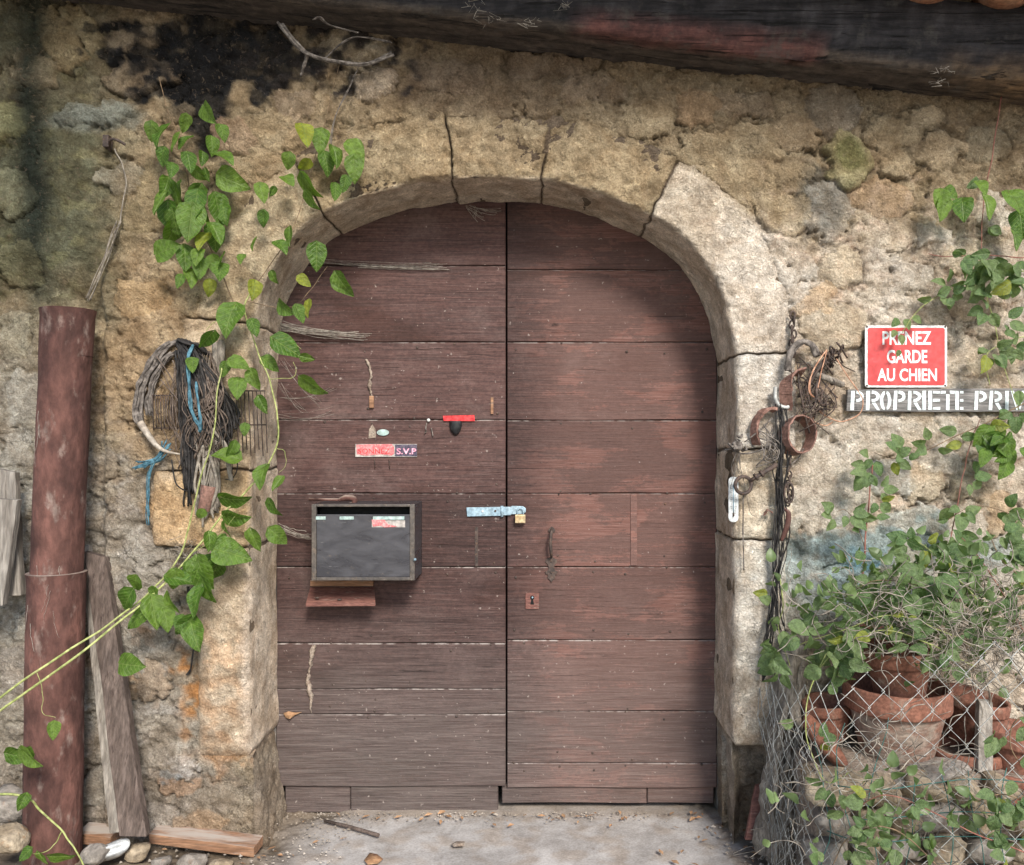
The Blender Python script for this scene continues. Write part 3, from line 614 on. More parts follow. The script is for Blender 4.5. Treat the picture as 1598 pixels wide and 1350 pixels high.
for k in range(11):
    sweep(NAMES[k], PROF, PS, JO[k], JO[k + 1], DW[k], (.017 if DJAMB[k] >= 1 else .010), (.0030 if DJAMB[k] >= 1 else .006), DJAMB[k], DCOL[k],
          foot=(.05 if k == 0 else 0, .045 if k == 10 else 0), seed=k * 3.1, joints=(k if k else None, k + 1 if k < 10 else None), gap=(.0022 if DJAMB[k] < 1 else .0030), ridge=(.022 if k in (0, 10) else .013))
# mortar bed behind the joints
def bed(prof, a, b, ps, rec, wpx):
    s = np.arange(a, b, .008); px_, pz_ = np.interp(s, ps, prof[:, 0]), np.interp(s, ps, prof[:, 1])
    tx, tz = np.gradient(px_), np.gradient(pz_); ln = np.hypot(tx, tz); nx, nz = -tz / ln, tx / ln
    wv_ = np.interp(s, PS, wid) * S0 if wpx is None else np.full(len(s), wpx * S0)
    rows = []; rv_ = rec + .007 * np.clip(fbm(s * 9, 3.3, 1.1, 3), -.6, 1)
    for o, y in ((1, 0), (0, 0), (0, .30)):
        oo = wv_ - .02 if o else rv_; y = rv_ if y == 0 else y; rows.append(np.stack([px_ + nx * oo, np.zeros(len(s)) + y, pz_ + nz * oo], 1))
    Vt = np.stack(rows, 1); n = len(s)
    npmesh('mortar_bed', Vt.reshape(-1, 3), gridfaces(3, n)[:, ::-1], M_WALL, wall, np.tile(np.array((.15, .115, .085)), (n * 3, 1)))
bed(PROF, .10, s_end - .10, PS, .0065, None)
# rough footing under the jambs
FL, FLS = profile([(454, 1300), (449, 1270), (443, 1235), (435, 1190), (431, 1150), (431, 1126)]); FRt, FRS = profile([(1119, 1108), (1120, 1190), (1121, 1240), (1122, 1300)])
sweep('foundation', FL, FLS, 0, FLS[-1], 125, -.012, .018, .3, (.21, .172, .142), foot=(0, .02), seed=40, ridge=.05)
sweep('foundation', FRt, FRS, 0, FRS[-1], 125, -.115, .012, .3, (.17, .132, .10), seed=47, ridge=.04)
#---END-WALL---
# ------------------------------------------------------------------ ground: one sheet out to the horizon
def ground():
    def axis(lo, hi, step, far):
        core = np.arange(lo, hi + 1e-6, step); g = np.array([.4, 1, 2.5, 6, 15, 40, far])
        return np.r_[(lo - g)[::-1], core, hi + g]
    gx = axis(-2.2, 2.2, .014, 90); gy = np.r_[(-1.4 - np.array([.4, 1, 2.5, 6, 15, 40, 90.]))[::-1], np.arange(-1.4, .46, .012), [1.2]]
    A, B = np.meshgrid(gx, gy); n = fbm(A * 2.2, B * 2.2, 3, 3); n2 = fbm(A * 9, B * 9, 7, 4); n3 = fbm(A * 40, B * 40, 9, 2)
    slab = sstep(-1.05, -.72, A + .12 * n2) * sstep(.80, .62, A + .1 * n2) * sstep(.31, .24, B + .03 * n2)
    slab = np.maximum(slab, sstep(-.95, -.7, A + .1 * n2) * sstep(.66, .5, A + .1 * n2) * (B > .2))
    z = slab * (.004 * n + .002 * n2 + .001 * n3) + (1 - slab) * (-.004 + .016 * n2 + .008 * n3 + .02 * n)
    z = z * (1 - sstep(3, 12, np.hypot(A, B))) - .010 + .02 * (A / 4) * 0
    soil, pale, dirt = np.array((.17, .135, .10)), np.array((.37, .352, .338)), np.array((.30, .255, .215))
    c = soil * (1 + .5 * n2)[..., None]; ps = pale * (1 + .16 * n)[..., None]
    ps = ps + (dirt - ps) * (np.clip(sstep(-.1, .5, n2) * .7 + sstep(.2, .3, B + .03 * n3) * .8, 0, 1))[..., None]
    c = c * (1 - slab)[..., None] + ps * slab[..., None]
    yard = sstep(-.75, -1.3, B + .1 * n)[..., None]; c = c * (1 - yard) + yard * np.array((.44, .40, .35)) * (1 + .2 * n)[..., None]
    o = npmesh('ground', np.stack([A.ravel(), B.ravel(), z.ravel()], 1), gridfaces(len(gx), len(gy)), M_GROUND, None, c.reshape(-1, 3), 'structure')
    return o
ground()
# ------------------------------------------------------------------ the two door leaves
ARCH = PROF.copy()
def arch_z(x):                               # top of the leaf at x (slightly above the visible opening, behind the stones)
    m = ARCH[:, 1] > P(0, 560, YD).z - .02
    xs, zs = ARCH[m, 0], ARCH[m, 1]; o = np.argsort(xs)
    return np.interp(x, xs[o], zs[o], left=zs[o][0], right=zs[o][-1]) + .022
def plank(parent, z0, z1, x0, x1, Y, th=.035, seed=0, clip=True, tiltz=0.0):
    e = .003; nx = max(12, int((x1 - x0) / .02)); xs = np.linspace(x0, x1, nx)
    xs = np.r_[x0, x0 + e, xs[1:-1], x1 - e, x1]
    rows = [(0, th), (0, e * 1.4), (e, 0)] + [(t, 0) for t in np.linspace(.12, .88, 6)] + [(-e, 0), (1, e * 1.4), (1, th)]
    V_ = []
    for (t, y) in rows:
        for i, x in enumerate(xs):
            top = z1; 
            if clip: top = min(z1, arch_z(x))
            bot = min(z0 + .0015 * math.sin(x * 9 + seed), top - .0005)
            t2 = t if t in (0, 1) else None
            if t == e: zz = min(bot + e, top)
            elif t == -e: zz = max(top - e, bot)
            else: zz = bot + (top - bot) * t
            yy = y
            if i in (0, len(xs) - 1): yy = max(y, e * 1.4 if y < e else y)
            zz += tiltz * (x - x0)
            wv2 = .0022 * pn(x * 2.1 + seed, zz * 6, seed) + .0012 * math.sin(seed * 5.1)
            V_.append((x, Y + yy + (wv2 if y < th else 0), zz))
    # side skirts
    Vn = np.array(V_); nx_ = len(xs); Fn = gridfaces(nx_, len(rows))
    L = Vn.reshape(len(rows), nx_, 3)
    sk = []
    for i in (0, nx_ - 1):
        a = L[:, i].copy(); b_ = a.copy(); b_[:, 1] = Y + th; base = len(Vn) ; Vn = np.concatenate([Vn, a, b_]); m = len(rows)
        f = np.array([[base + j, base + j + 1, base + m + j + 1, base + m + j] for j in range(m - 1)]); sk.append(f if i == 0 else f[:, ::-1])
    Fn = np.concatenate([Fn] + sk)
    return npmesh('plank', Vn, Fn, M_DOOR, parent, None, None, False)
def DX(px): return P(px, 0, YD).x
def DZ(py): return P(0, py, YD).z
nails = {}
def leaf_door(label, xa, xb, ys, seed):
    t = thing('door_leaf', label, 'door', (DX((xa + xb) / 2), YD, 0), 'leaves of the arched door')
    for k in range(len(ys) - 1):
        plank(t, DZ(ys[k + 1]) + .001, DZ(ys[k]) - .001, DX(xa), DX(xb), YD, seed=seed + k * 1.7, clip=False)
    b = MB()
    b.box(DX(xa) + .02, DX(xb) - .02, YD + .036, YD + .09, DZ(1228), DZ(520)); b.build('backing_board', M_BROWNW, t)
    nb = MB(); rj = random.Random(seed)
    rows = [y for k in range(1, len(ys) - 1) for y in (ys[k] - 9, ys[k] + 9)]
    cols = [xa + 18 + (xb - xa - 36) * q / 5 for q in range(6)]
    for y in rows:
        if y < 540: continue
        for c in cols:
            if rj.random() < .62:
                p = P(c + rj.uniform(-9, 9), y + rj.uniform(-9, 9), YD); r = rj.uniform(.0035, .0058)
                nb.lathe([(r, 0.0), (r * .9, r * .35), (r * .5, r * .62), (0.0001, r * .7)], p, 8, Matrix.Rotation(R(90), 3, 'X'))
    nb.build('nail_heads', M_IRON, t, 'stuff')
    return t
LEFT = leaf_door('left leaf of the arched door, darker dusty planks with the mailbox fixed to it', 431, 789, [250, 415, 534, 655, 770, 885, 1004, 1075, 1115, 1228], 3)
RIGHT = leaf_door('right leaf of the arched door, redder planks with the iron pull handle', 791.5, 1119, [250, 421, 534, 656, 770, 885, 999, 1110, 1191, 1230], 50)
for root, x0, x1, x2, za, zb, sd_ in ((LEFT, 443, 545, 777, 1231, 1271, 90), (RIGHT, 783, 1010, 1115, 1231, 1256, 95)):
    for k, (a, b_) in enumerate(((x0, x1), (x1 + 1, x2))):
        o = plank(root, DZ(zb), DZ(za) + .01, P(a, 0, YD).x, P(b_, 0, YD).x, YD + .014, .03, sd_ + k * 3, False)
        o.name = 'bottom_board'
fb = MB(); fb.box(P(300, 0).x, DX(431) - .002, .304, .46, -.02, P(0, 180).z).box(DX(1119) + .002, P(1215, 0).x, .304, .46, -.02, P(0, 180).z).box(DX(431) - .002, DX(1119) + .002, .345, .46, DZ(262), P(0, 180).z)
fb.build('wall_core', M_ROCKG, wall)
dk = MB(); dk.box(DX(425), DX(1125), YD + .20, YD + .22, -.02, DZ(270)); dk.build('dark_barn_interior', M_SLOT, wall)
# ------------------------------------------------------------------ roof beam and eave
def beam_z(px): return HC - ((18 + (165 - 18) * (px - 250) / (1598 - 250)) - CY) * S0     # lower edge at the wall, along x
bm_ = thing('roof_beam', 'dark tarred roof beam sloping down to the right above the arch', 'beam', (P(900, 0).x, -.1, beam_z(900)))
ss = np.linspace(-250, 1622, 220); sec = []
for y, dz in ((.03, 0), (-.04, 0), (-.10, .0), (-.150, .0), (-.178, .002), (-.192, .012), (-.198, .03), (-.2, .09), (-.2, .15), (-.197, .21), (-.19, .238), (-.17, .25), (-.06, .252), (.06, .25)): sec.append((y, dz))
Vb = []
for px in ss:
    x = P(px, 0).x; zb = beam_z(px)
    ch = max(0, pn(px / 60, 3.3, 0)) * .03 + (.05 * math.exp(-((px - 1190) / 120) ** 2)) + .035 * math.exp(-((px - 1490) / 60) ** 2)
    for q, (y, dz) in enumerate(sec):
        yy, zz = y, dz
        if 3 <= q <= 6: yy += ch * (.75 if q >= 4 else .3); zz += ch * (.5 if q >= 5 else .12)
        nn = .006 * float(pn(px / 70, q * 1.7, 1)) + .003 * float(pn(px / 14, q * 3.1, 4))
        Vb.append((x, yy - nn, zb + zz + nn * .7))
Cb = []
for px in ss:
    rd = max(0, min(1, (px - 880) / 40)) * max(0, min(1, (1270 - px) / 30)); br = max(0, min(1, (px - 1420) / 120))
    for q in range(len(sec)):
        c = np.array((.022, .021, .024)) if q >= 6 else np.array((.062, .050, .042)); n = float(pn(px / 26, q * 1.9, 5)) + .5 * float(pn(px / 7, q * 2.9, 6))
        if 3 <= q <= 6: c = c + (np.array((.09,.04,.036)) - c) * max(0, min(1, rd * (1.25 - .3 * abs(q - 4.5)) + .5 * n * rd))
        if q <= 6: c = c + (np.array((.16, .105, .06)) - c) * br * max(0, min(1, .55 + .6 * n))
        elif n > .1: c = c * (1 + 1.3 * n)
        Cb.append(c)
npmesh('beam_timber', np.array(Vb), gridfaces(len(sec), len(ss)), M_BEAMC, bm_, np.array(Cb), None, True)
e = MB(); x = P(1598 + 24, 0).x; e.quadprism([Vector((x, s_[0], beam_z(1622) + s_[1])) for s_ in sec], [Vector((x - .03, s_[0], beam_z(1622) + s_[1])) for s_ in sec]); e.build('end_grain', M_BEAM, bm_)
e = MB(); e.box(P(1583, 0).x, P(1760, 0).x, -.235, .05, beam_z(1640) + .02, beam_z(1640) + .34)
tag(e.build('rafter_end', M_GREYW, None, bevel=.012, noise=(.008, .09)), 'pale brown timber end butted against the beam at the top right corner', 'beam')
roof = thing('tiled_roof', 'clay tile eave resting on the dark roof beam', 'roof', (P(900, 0).x, -.2, beam_z(900) + .27))
b = MB(); bb = []
for px in (-420, 1800):
    x, z = P(px, 0).x, beam_z(px) + .262
    bb.append((x, z))
(xa, za), (xb, zb) = bb
YO = -.72
b.quadprism([Vector((xa, YO + .08, za + .04)), Vector((xb, YO + .08, zb + .04)), Vector((xb, .9, zb + .24)), Vector((xa, .9, za + .24))],
            [Vector((xa, YO + .08, za + .065)), Vector((xb, YO + .08, zb + .065)), Vector((xb, .9, zb + .265)), Vector((xa, .9, za + .265))]).build('roof_deck', M_BROWNW, roof)
for k in range(26):
    x = xa + (k + .5) * (xb - xa) / 26; z = za + (zb - za) * (k + .5) / 26 + .052; b = MB()
    arcs = []
    for y, r in ((YO, .105), (.0, .09), (.88, .08)):
        zz = z + (y - YO) * .135
        for rr_ in (r, r - .014):
            arcs.append([Vector((x + rr_ * math.cos(a), y, zz + rr_ * .75 * math.sin(a) - (.0 if rr_ == r else .0))) for a in np.linspace(math.pi, 0, 10)])
    vs2 = [p for a in arcs for p in a]; fs2 = []
    for a0, a1 in ((0, 2), (2, 4), (1, 3), (3, 5)):
        for i in range(9): fs2.append((a0*10+i, a0*10+i+1, a1*10+i+1, a1*10+i))
    for i in range(9): fs2.append((i, i+1, 10+i+1, 10+i))
    for q in (0, 9): fs2.append((q, 20+q, 30+q, 10+q)); fs2.append((20+q, 40+q, 50+q, 30+q))
    b.add(vs2, fs2).build('roof_tile', M_TILE, roof)
for (px, py, sy, rot) in ((1452, 6, -.22, 8), (1580, 10, -.24, -14)):
    b = MB(); c = P(px, py, sy); 
    b.lathe([(.075, -.20), (.085, .20)], (0, 0, 0), 24)
    vs2 = [v for v in b.v]; MM = Matrix.Rotation(R(90), 3, 'X') @ Matrix.Rotation(R(rot), 3, 'Y')
    b2 = MB(); ring = 11; v3 = []
    for (r, l_) in ((.085, -.2), (.10, .2), (.072, -.2), (.087, .2)):
        for a in np.linspace(-math.pi * 1.0, 0, ring): v3.append(c + Vector((r * math.cos(a), -l_ * .6, r * .62 * math.sin(a) + .07)))
    f3 = [(i, i+1, ring+i+1, ring+i) for i in range(ring-1)] + [(2*ring+i, 2*ring+i+1, 3*ring+i+1, 3*ring+i) for i in range(ring-1)] + [(ring+i, ring+i+1, 3*ring+i+1, 3*ring+i) for i in range(ring-1)] + [(i, i+1, 2*ring+i+1, 2*ring+i) for i in range(ring-1)]
    b2.add(v3, f3).build('gutter_tile', M_TILE, roof)
#---END-P2---

# ------------------------------------------------------------------ the tree that shades the left half of the wall, standing across the yard
tr = thing('shade_tree', 'leafy tree across the yard whose crown shades the left of the wall', 'tree', (-3.4, -6.4, 0))
b = MB(); b.tube(cr([(-3.4, -6.4, -.05), (-3.3, -6.3, 1.5), (-3.05, -6.0, 3.0), (-2.5, -5.6, 4.4)], 8), [.17 - .0035 * i for i in range(25)], 10)
for e_ in ((-1.2, -5.0, 5.2), (-.6, -4.6, 5.9), (-2.2, -4.6, 6.0), (-3.4, -5.2, 5.8)): b.tube(cr([(-2.6, -5.7, 4.1), Vector((-2.5, -5.5, 4.4)).lerp(Vector(e_), .5) + Vector((0, 0, .15)), e_], 6), .045, 6)
b.build('trunk', M_BARK, tr)
rt = random.Random(3); Vt, Ft = [], []
for k in range(3400):
    c = rt.choice(((-1.3, -4.9, 5.3, .75), (-.9, -4.7, 6.1, .6), (-2.2, -4.8, 5.9, .9), (-3.3, -5.2, 5.6, .9), (-2.6, -5.5, 5.0, .8), (-3.6, -4.6, 5.1, .8), (-1.7, -4.9, 4.4, .7), (-2.8, -4.9, 4.3, .8), (-1.4, -4.9, 4.9, .7), (-2.0, -4.9, 5.3, .8)))
    p = Vector((c[0] + rt.gauss(0, c[3] * .55), c[1] + rt.gauss(0, c[3] * .55), c[2] + rt.gauss(0, c[3] * .5))); M = Euler((rt.uniform(0, 6), rt.uniform(0, 6), rt.uniform(0, 6))).to_matrix(); l_ = rt.uniform(.06, .11); n = len(Vt)
    Vt += [p + M @ Vector(q) * l_ for q in ((0, -1, 0), (.5, -.2, .1), (.35, .5, .05), (0, 1, 0), (-.35, .5, .05), (-.5, -.2, .1))]; Ft.append((n, n+1, n+2, n+3)); Ft.append((n, n+3, n+4, n+5))
cb_ = MB(); cb_.add(Vt, Ft, False); cb_.build('crown', M_LEAFA, tr, 'stuff')
# ------------------------------------------------------------------ things fixed to the door
DY = YD - .002
def dpt(px, py, out=0.0): return P(px, py, YD - out)
def rect(px0, py0, px1, py1, Y):           # world box limits from photo pixels at depth Y
    a, b = P(px0, py1, Y), P(px1, py0, Y); return a.x, b.x, a.z, b.z
# letter box
MY = .105
x0, x1, z0, z1 = rect(486, 784 + 3, 647, 906, MY)
mbx = thing('mailbox', 'dark grey metal letter box with torn pink label, hung on the left door leaf', 'mailbox', ((x0 + x1) / 2, YD, z0))
b = MB(); t = .006
b.box(x0, x1, MY + .012, YD - .001, z1 - t, z1).box(x0, x1, MY + .012, YD - .001, z0, z0 + t).box(x0, x0 + t, MY + .012, YD - .001, z0 + t, z1 - t).box(x1 - t, x1, MY + .012, YD - .001, z0 + t, z1 - t).box(x0, x1, YD - .012, YD - .003, z0, z1)
b.build('body', M_MAILBOX, mbx, bevel=.002)
fx0, fx1, fz0, fz1 = rect(494, 804, 641, 900, MY); sx0, sx1, sz0, sz1 = rect(494, 791, 634, 803, MY)
b = MB(); b.box(x0, x0 + .018, MY, MY + .014, z0, z1).box(x1 - .018, x1, MY, MY + .014, z0, z1).box(x0 + .018, x1 - .018, MY, MY + .014, z0, z0 + .012).box(x0 + .018, x1 - .018, MY, MY + .014, sz1, z1)
b.build('front_frame', M_MAILFRAME, mbx, bevel=.0025)
b = MB(); b.box(x0 + .0185, x1 - .0185, MY + .003, MY + .011, z0 + .0125, sz0); o = b.build('flap_door', M_MAILBOX, mbx, bevel=.002)
b = MB(); b.box(sx0 - .002, x1 - .019, MY + .055, MY + .06, sz0 - .02, sz1 + .01); b.build('slot_shadow_board', M_SLOT, mbx)
for (a, c) in ((493, 508), (530, 552), (582, 631)):
    q = rect(a, 806, c, 811, MY); MB().box(q[0], q[1], MY - .0005, MY + .004, q[2], q[3]).build('name_strip', M_MINT, mbx, bevel=.0008)
q = rect(580, 812, 632, 823, MY); MB().box(q[0], q[1], MY + .0012, MY + .0036, q[2], q[3]).build('label_backing', M_PLATE, mbx)
pts = [(580, 811), (600, 811), (605, 818), (620, 822), (600, 823), (594, 820), (582, 822)]
MB().quadprism([P(a, c, MY - .0004) for a, c in pts], [P(a, c, MY + .0018) for a, c in pts]).build('torn_label', M_PINK, mbx)
b = MB(); b.lathe([(.0001, .012), (.0045, .011), (.005, .004), (.005, 0)], P(648, 873, MY), 12, Matrix.Rotation(R(90), 3, 'X')); b.build('lock', M_STEEL, mbx)
b = MB(); a = P(482, 779, .16); b.tube([P(482, 779, .2), P(510, 780, .2), P(530, 780, .2)], .006, 6).tube(cr([P(528, 781, .2), P(540, 777, .2), P(553, 779, .2), P(551, 786, .2), P(540, 788, .2)], 4), [.006, .007, .009, .011, .012, .012, .012, .012, .011, .01, .01, .01, .009, .008, .008, .006, .005], 8)
tag(b.build('rusty_hook', M_RUST), 'rusty iron hook lying on top of the letter box', 'hook')
wl = thing('wooden_ledge', 'small red-brown wooden ledge on the door below the letter box', 'shelf', P(530, 940, YD))
b = MB(); A = [P(484, 916, YD - .006), P(584, 916, YD - .006), P(586, 941, .19), P(477, 942, .19)]; Bk = [v + Vector((0, .0, -.012)) for v in A]
b.quadprism(A, Bk).build('ledge_board', M_REDW, wl, bevel=.002)
b = MB(); q = rect(484, 906, 582, 915, YD - .02); b.box(q[0], q[1], YD - .02, YD - .001, q[2], q[3]).build('ledge_batten', M_ORANGEW, wl, bevel=.002)
for (a, c) in ((495, 935), (530, 938)): MB().lathe([(.009, 0), (.008, .003), (.0001, .0045)], P(a, c - 2, .205) , 10).build('nail', M_IRON, wl)
fl_ = [c for c in mbx.children if c.name.startswith('flap_door')][0]
for c in list(mbx.children):
    if c.name.startswith(('name_strip', 'label_backing', 'torn_label')): c.parent = fl_
for c in list(wl.children):
    if c.name.startswith('nail'): c.parent = [q for q in wl.children if q.name.startswith('ledge_board')][0]
# bell notice
def text_mesh(body, h, wide, mat, parent, origin, right=Vector((1, 0, 0)), up=Vector((0, 0, 1)), thick=.0006, bold=.0, name='lettering', out=Vector((0, -1, 0))):
    cu = bpy.data.curves.new('lettering', 'FONT'); cu.body = body; cu.size = 1; cu.offset = bold; cu.resolution_u = 3; cu.extrude = .5
    o = bpy.data.objects.new('tmp_text', cu); scn.collection.objects.link(o); bpy.context.view_layer.update()
    me = bpy.data.meshes.new_from_object(o.evaluated_get(bpy.context.evaluated_depsgraph_get())); bpy.data.objects.remove(o)
    n = len(me.vertices); co = np.zeros(n * 3); me.vertices.foreach_get('co', co); co = co.reshape(-1, 3)
    mn, mx = co.min(0), co.max(0); co = (co - mn) / (mx - mn)
    off = orgof(parent); A = np.array(origin - off) + co[:, :1] * wide * np.array(right) + co[:, 1:2] * h * np.array(up) + co[:, 2:] * thick * np.array(out)
    me.vertices.foreach_set('co', A.ravel()); me.materials.clear(); me.update()
    return finish(bpy.data.objects.new(name, me), mat, parent)
nt_ = thing('bell_notice', 'small pink and dark sticker reading SONNEZ S.V.P on the left door leaf', 'sticker', P(603, 702, YD))
q = rect(555, 693, 651, 713, YD); MB().box(q[0], q[1], YD - .0065, YD - .0025, q[2], q[3]).build('backing_plate', M_PLATE, nt_)
pk = [(556, 694), (611, 693), (615, 698), (615, 708), (611, 711), (596, 709), (570, 711), (557, 709)]
MB().quadprism([dpt(a, c, .0078) for a, c in pk], [dpt(a, c, .006) for a, c in pk]).build('pink_panel', M_PINK, nt_)
q = rect(617, 694, 651, 712, YD); MB().box(q[0], q[1], YD - .0076, YD - .006, q[2], q[3]).build('dark_panel', M_NAVY, nt_)
text_mesh('SONNEZ', .020, .125, M_REDTAPE, nt_, dpt(559, 708, .008), thick=.0008, bold=.0)
text_mesh('S.V.P', .024, .078, M_PINKLIGHT, nt_, dpt(619, 709, .0078), thick=.0012, bold=.02)
for (a, c) in ((584, 716), (607, 716)): MB().tube([dpt(a, c, .005), dpt(a + 1, c + 8, .012), dpt(a + 1, c + 16, .004)], .0014, 5).build('bent_nail', M_IRON, nt_)
b = MB(); el = [dpt(597.5 + 9.5 * math.cos(a), 675 + 5 * math.sin(a), .007) for a in np.linspace(0, 2 * math.pi, 22)[:-1]]
b.quadprism(el, [v + Vector((0, .005, 0)) for v in el]); b.tube([dpt(590.5, 675, .0078), dpt(592, 675, .009)], .003, 8)
tag(b.build('oval_tag', M_MINT, bevel=.001), 'pale mint oval plate above the pink bell sticker', 'tag')
b = MB(); b.lathe([(.0001, .014), (.006, .011), (.0072, .006), (.005, 0)], dpt(669, 656, .0), 12, Matrix.Rotation(R(90), 3, 'X'))
tag(b.build('white_stud', M_WHITE), 'white round stud left of the red tape on the door', 'stud')
for k, pp in enumerate(([(666, 660), (664.5, 668), (665, 674), (662, 676)], [(673, 668), (675, 676), (675.5, 681)])):
    b = MB(); b.tube(cr([dpt(a, c, .006 + .004 * (i % 2)) for i, (a, c) in enumerate(pp)], 4), .0022, 6)
    tag(b.build('bent_hook', M_GREYT), ('longer' if k == 0 else 'shorter lower') + ' bent grey nail hook below the white stud', 'hook', 'bent nails beside the red tape')
bt = thing('door_bell_push', 'black rubber bell push under a strip of bright red tape', 'bell push', P(711, 660, YD))
b = MB(); v_ = [dpt(691, 649, .0065), dpt(740, 648, .0065), dpt(741, 657, .0065), dpt(692, 657, .0065)]; b.quadprism(v_, [p + Vector((0, .004, 0)) for p in v_]).build('red_tape', M_REDTAPE, bt, noise=(.0012, .012))
b = MB(); rows = []
for i, (yy, hw) in enumerate(((657, 9.5), (661, 10), (666, 9.6), (671, 8.2), (675, 6), (678, 3.2), (679, .4))):
    for a in np.linspace(0, math.pi, 9): rows.append(dpt(711 - hw * math.cos(a), yy, .003 + .022 * math.sin(a) * min(1, hw / 8)))
b.add(rows, [tuple(int(i) for i in f) for f in gridfaces(9, 7)]).build('rubber_cap', M_BLACKP, bt)
q = rect(766, 620, 770, 646, YD); tag(MB().box(q[0], q[1], YD - .006, YD - .001, q[2], q[3]).build('wood_sliver', M_ORANGEW), 'thin pale yellow sliver of wood near the edge of the left door leaf', 'wood strip')
# hasp and padlock
hs = thing('hasp', 'pale blue grey steel hasp bolted across the two door leaves', 'hasp', P(760, 798, YD))
hp = [(728, 792), (783, 791), (783, 805), (729, 806)]; MB().quadprism([dpt(a, c, .0085) for a, c in hp], [dpt(a, c, .003) for a, c in hp]).build('hasp_strap', M_STEEL, hs, bevel=.001)
hp = [(785, 791), (797, 791), (799, 789.5), (816, 790), (820.5, 793), (820.5, 799), (817, 802), (798, 802.5), (797, 804), (785, 804)]; MB().quadprism([dpt(a, c, .011) for a, c in hp], [dpt(a, c, .0055) for a, c in hp]).build('hasp_flap', M_STEEL, hs, bevel=.001)
MB().tube([dpt(783.5, 789.5, .008), dpt(783.5, 806.5, .008)], .0065, 10).build('hinge_knuckle', M_STEEL, hs)
for (a, c, m) in ((753, 798, M_WHITE), (773, 797.5, M_IRON)): MB().lathe([(.0001, .0035), (.0035, .003), (.0045, 0)], dpt(a, c, .0085), 10, Matrix.Rotation(R(90), 3, 'X')).build('bolt', m, hs)
pl = thing('padlock', 'small brass padlock hanging from the steel hasp', 'padlock', P(812, 810, YD))
q = rect(804, 803, 820, 816, YD - .02); MB().box(q[0], q[1], YD - .031, YD - .013, q[2], q[3]).build('lock_body', M_BRASS, pl, bevel=.0025)
MB().tube(cr([dpt(807.5, 804, .022), dpt(807.5, 797, .022), dpt(809, 794.5, .02), dpt(812, 793.5, .018), dpt(815.5, 794.5, .02), dpt(816.5, 797, .022), dpt(816.5, 804, .022)], 4), .0026, 8).build('shackle', M_STEEL, pl)
# pull handle
ph = thing('pull_handle', 'wrought iron pull handle with a leaf-shaped foot plate on the right door leaf', 'door handle', P(860, 865, YD))
MB().tube(cr([dpt(861, 826, .006), dpt(861, 828, .03), dpt(859.5, 838, .042), dpt(859, 850, .044), dpt(860, 862, .040), dpt(860.5, 868, .02), dpt(860.5, 869, .006)], 5), [.004 + .0026 * math.sin(i / 30 * math.pi) for i in range(31)], 8).build('grip', M_IRON, ph)
def plate(pts, name, parent, m, out=.0055): MB().quadprism([dpt(a, c, out) for a, c in pts], [dpt(a, c, .0005) for a, c in pts]).build(name, m, parent, bevel=.0008)
plate([(861, 821.5), (864.5, 824), (867, 828), (864, 831), (861, 833), (858, 831), (855, 828), (857.5, 824)], 'top_plate', ph, M_IRON)
plate([(860.5, 867), (864, 871), (869, 873), (870, 877), (866, 881), (864.5, 886), (866, 890), (870.5, 892), (869, 896), (866, 897), (867, 902), (864, 904), (860.5, 909), (857, 904), (854.5, 902), (855.5, 897), (852, 896), (850.5, 892), (855.5, 890), (856.5, 886), (855, 881), (851, 877), (852, 873), (857, 871)], 'foot_plate', ph, M_IRON)
for (a, c) in ((860.5, 893), (860.5, 876)): MB().lathe([(.0001, .006), (.003, .005), (.004, 0)], dpt(a, c, .005), 8, Matrix.Rotation(R(90), 3, 'X')).build('rivet', M_IRON, ph)
for c in list(ph.children):
    if c.name.startswith('rivet'): c.parent = [q for q in ph.children if q.name.startswith('foot_plate')][0]
for c in list(hs.children):
    if c.name.startswith('bolt'): c.parent = [q for q in hs.children if q.name.startswith('hasp_strap')][0]
kp = thing('keyhole_plate', 'square rusty keyhole plate below the pull handle', 'keyhole plate', P(830, 937, YD))
q = rect(820, 925, 841, 950, YD); MB().box(q[0], q[1], YD - .004, YD - .0005, q[2], q[3]).build('escutcheon', M_REDW, kp, bevel=.0012)
b = MB(); kh = [dpt(830.5 + 3.2 * math.cos(a), 933 + 3.6 * math.sin(a), .0045) for a in np.linspace(R(60), R(-240), 14)] + [dpt(827.5, 943.5, .0045), dpt(833.5, 943.5, .0045)]
b.quadprism(kh, [p + Vector((0, .0008, 0)) for p in kh]).build('keyhole', M_SLOT, kp); b = MB(); b.tube([dpt(831, 932, .005), dpt(831, 932.5, .010)], .0032, 8); b.build('key_pin', M_STEEL, kp)
for (px0, py0, px1, py1, lab) in ((741, 822, 746, 884, 'narrow dark iron strip let into the left door leaf'), (984, 772, 994, 882, 'tall dark wooden patch strip let into the right door leaf')):
    q = rect(px0, py0, px1, py1, YD); o = MB().box(q[0], q[1], YD - .003, YD + .002, q[2], q[3]).build('inlaid_strip', M_DOOR if px0 > 900 else M_IRON, RIGHT if px0 > 900 else LEFT, bevel=.001); o['label'] = lab
q = rect(577, 618, 584, 637, YD); tag(MB().box(q[0], q[1], YD - .012, YD - .001, q[2], q[3]).build('wood_peg', M_ORANGEW, bevel=.002), 'pale wooden peg under the upper mud streak on the left leaf', 'peg')
q = rect(575, 664, 587, 683, YD); tag(MB().quadprism([dpt(581, 662, .005), dpt(586, 670, .006), dpt(586.5, 683, .004), dpt(575, 684, .004), dpt(576, 670, .006)], [dpt(581, 662), dpt(586, 670), dpt(586.5, 683), dpt(575, 684), dpt(576, 670)]).build('bark_flake', M_MUD), 'brown flake of mud beside the mint oval plate', 'flake')
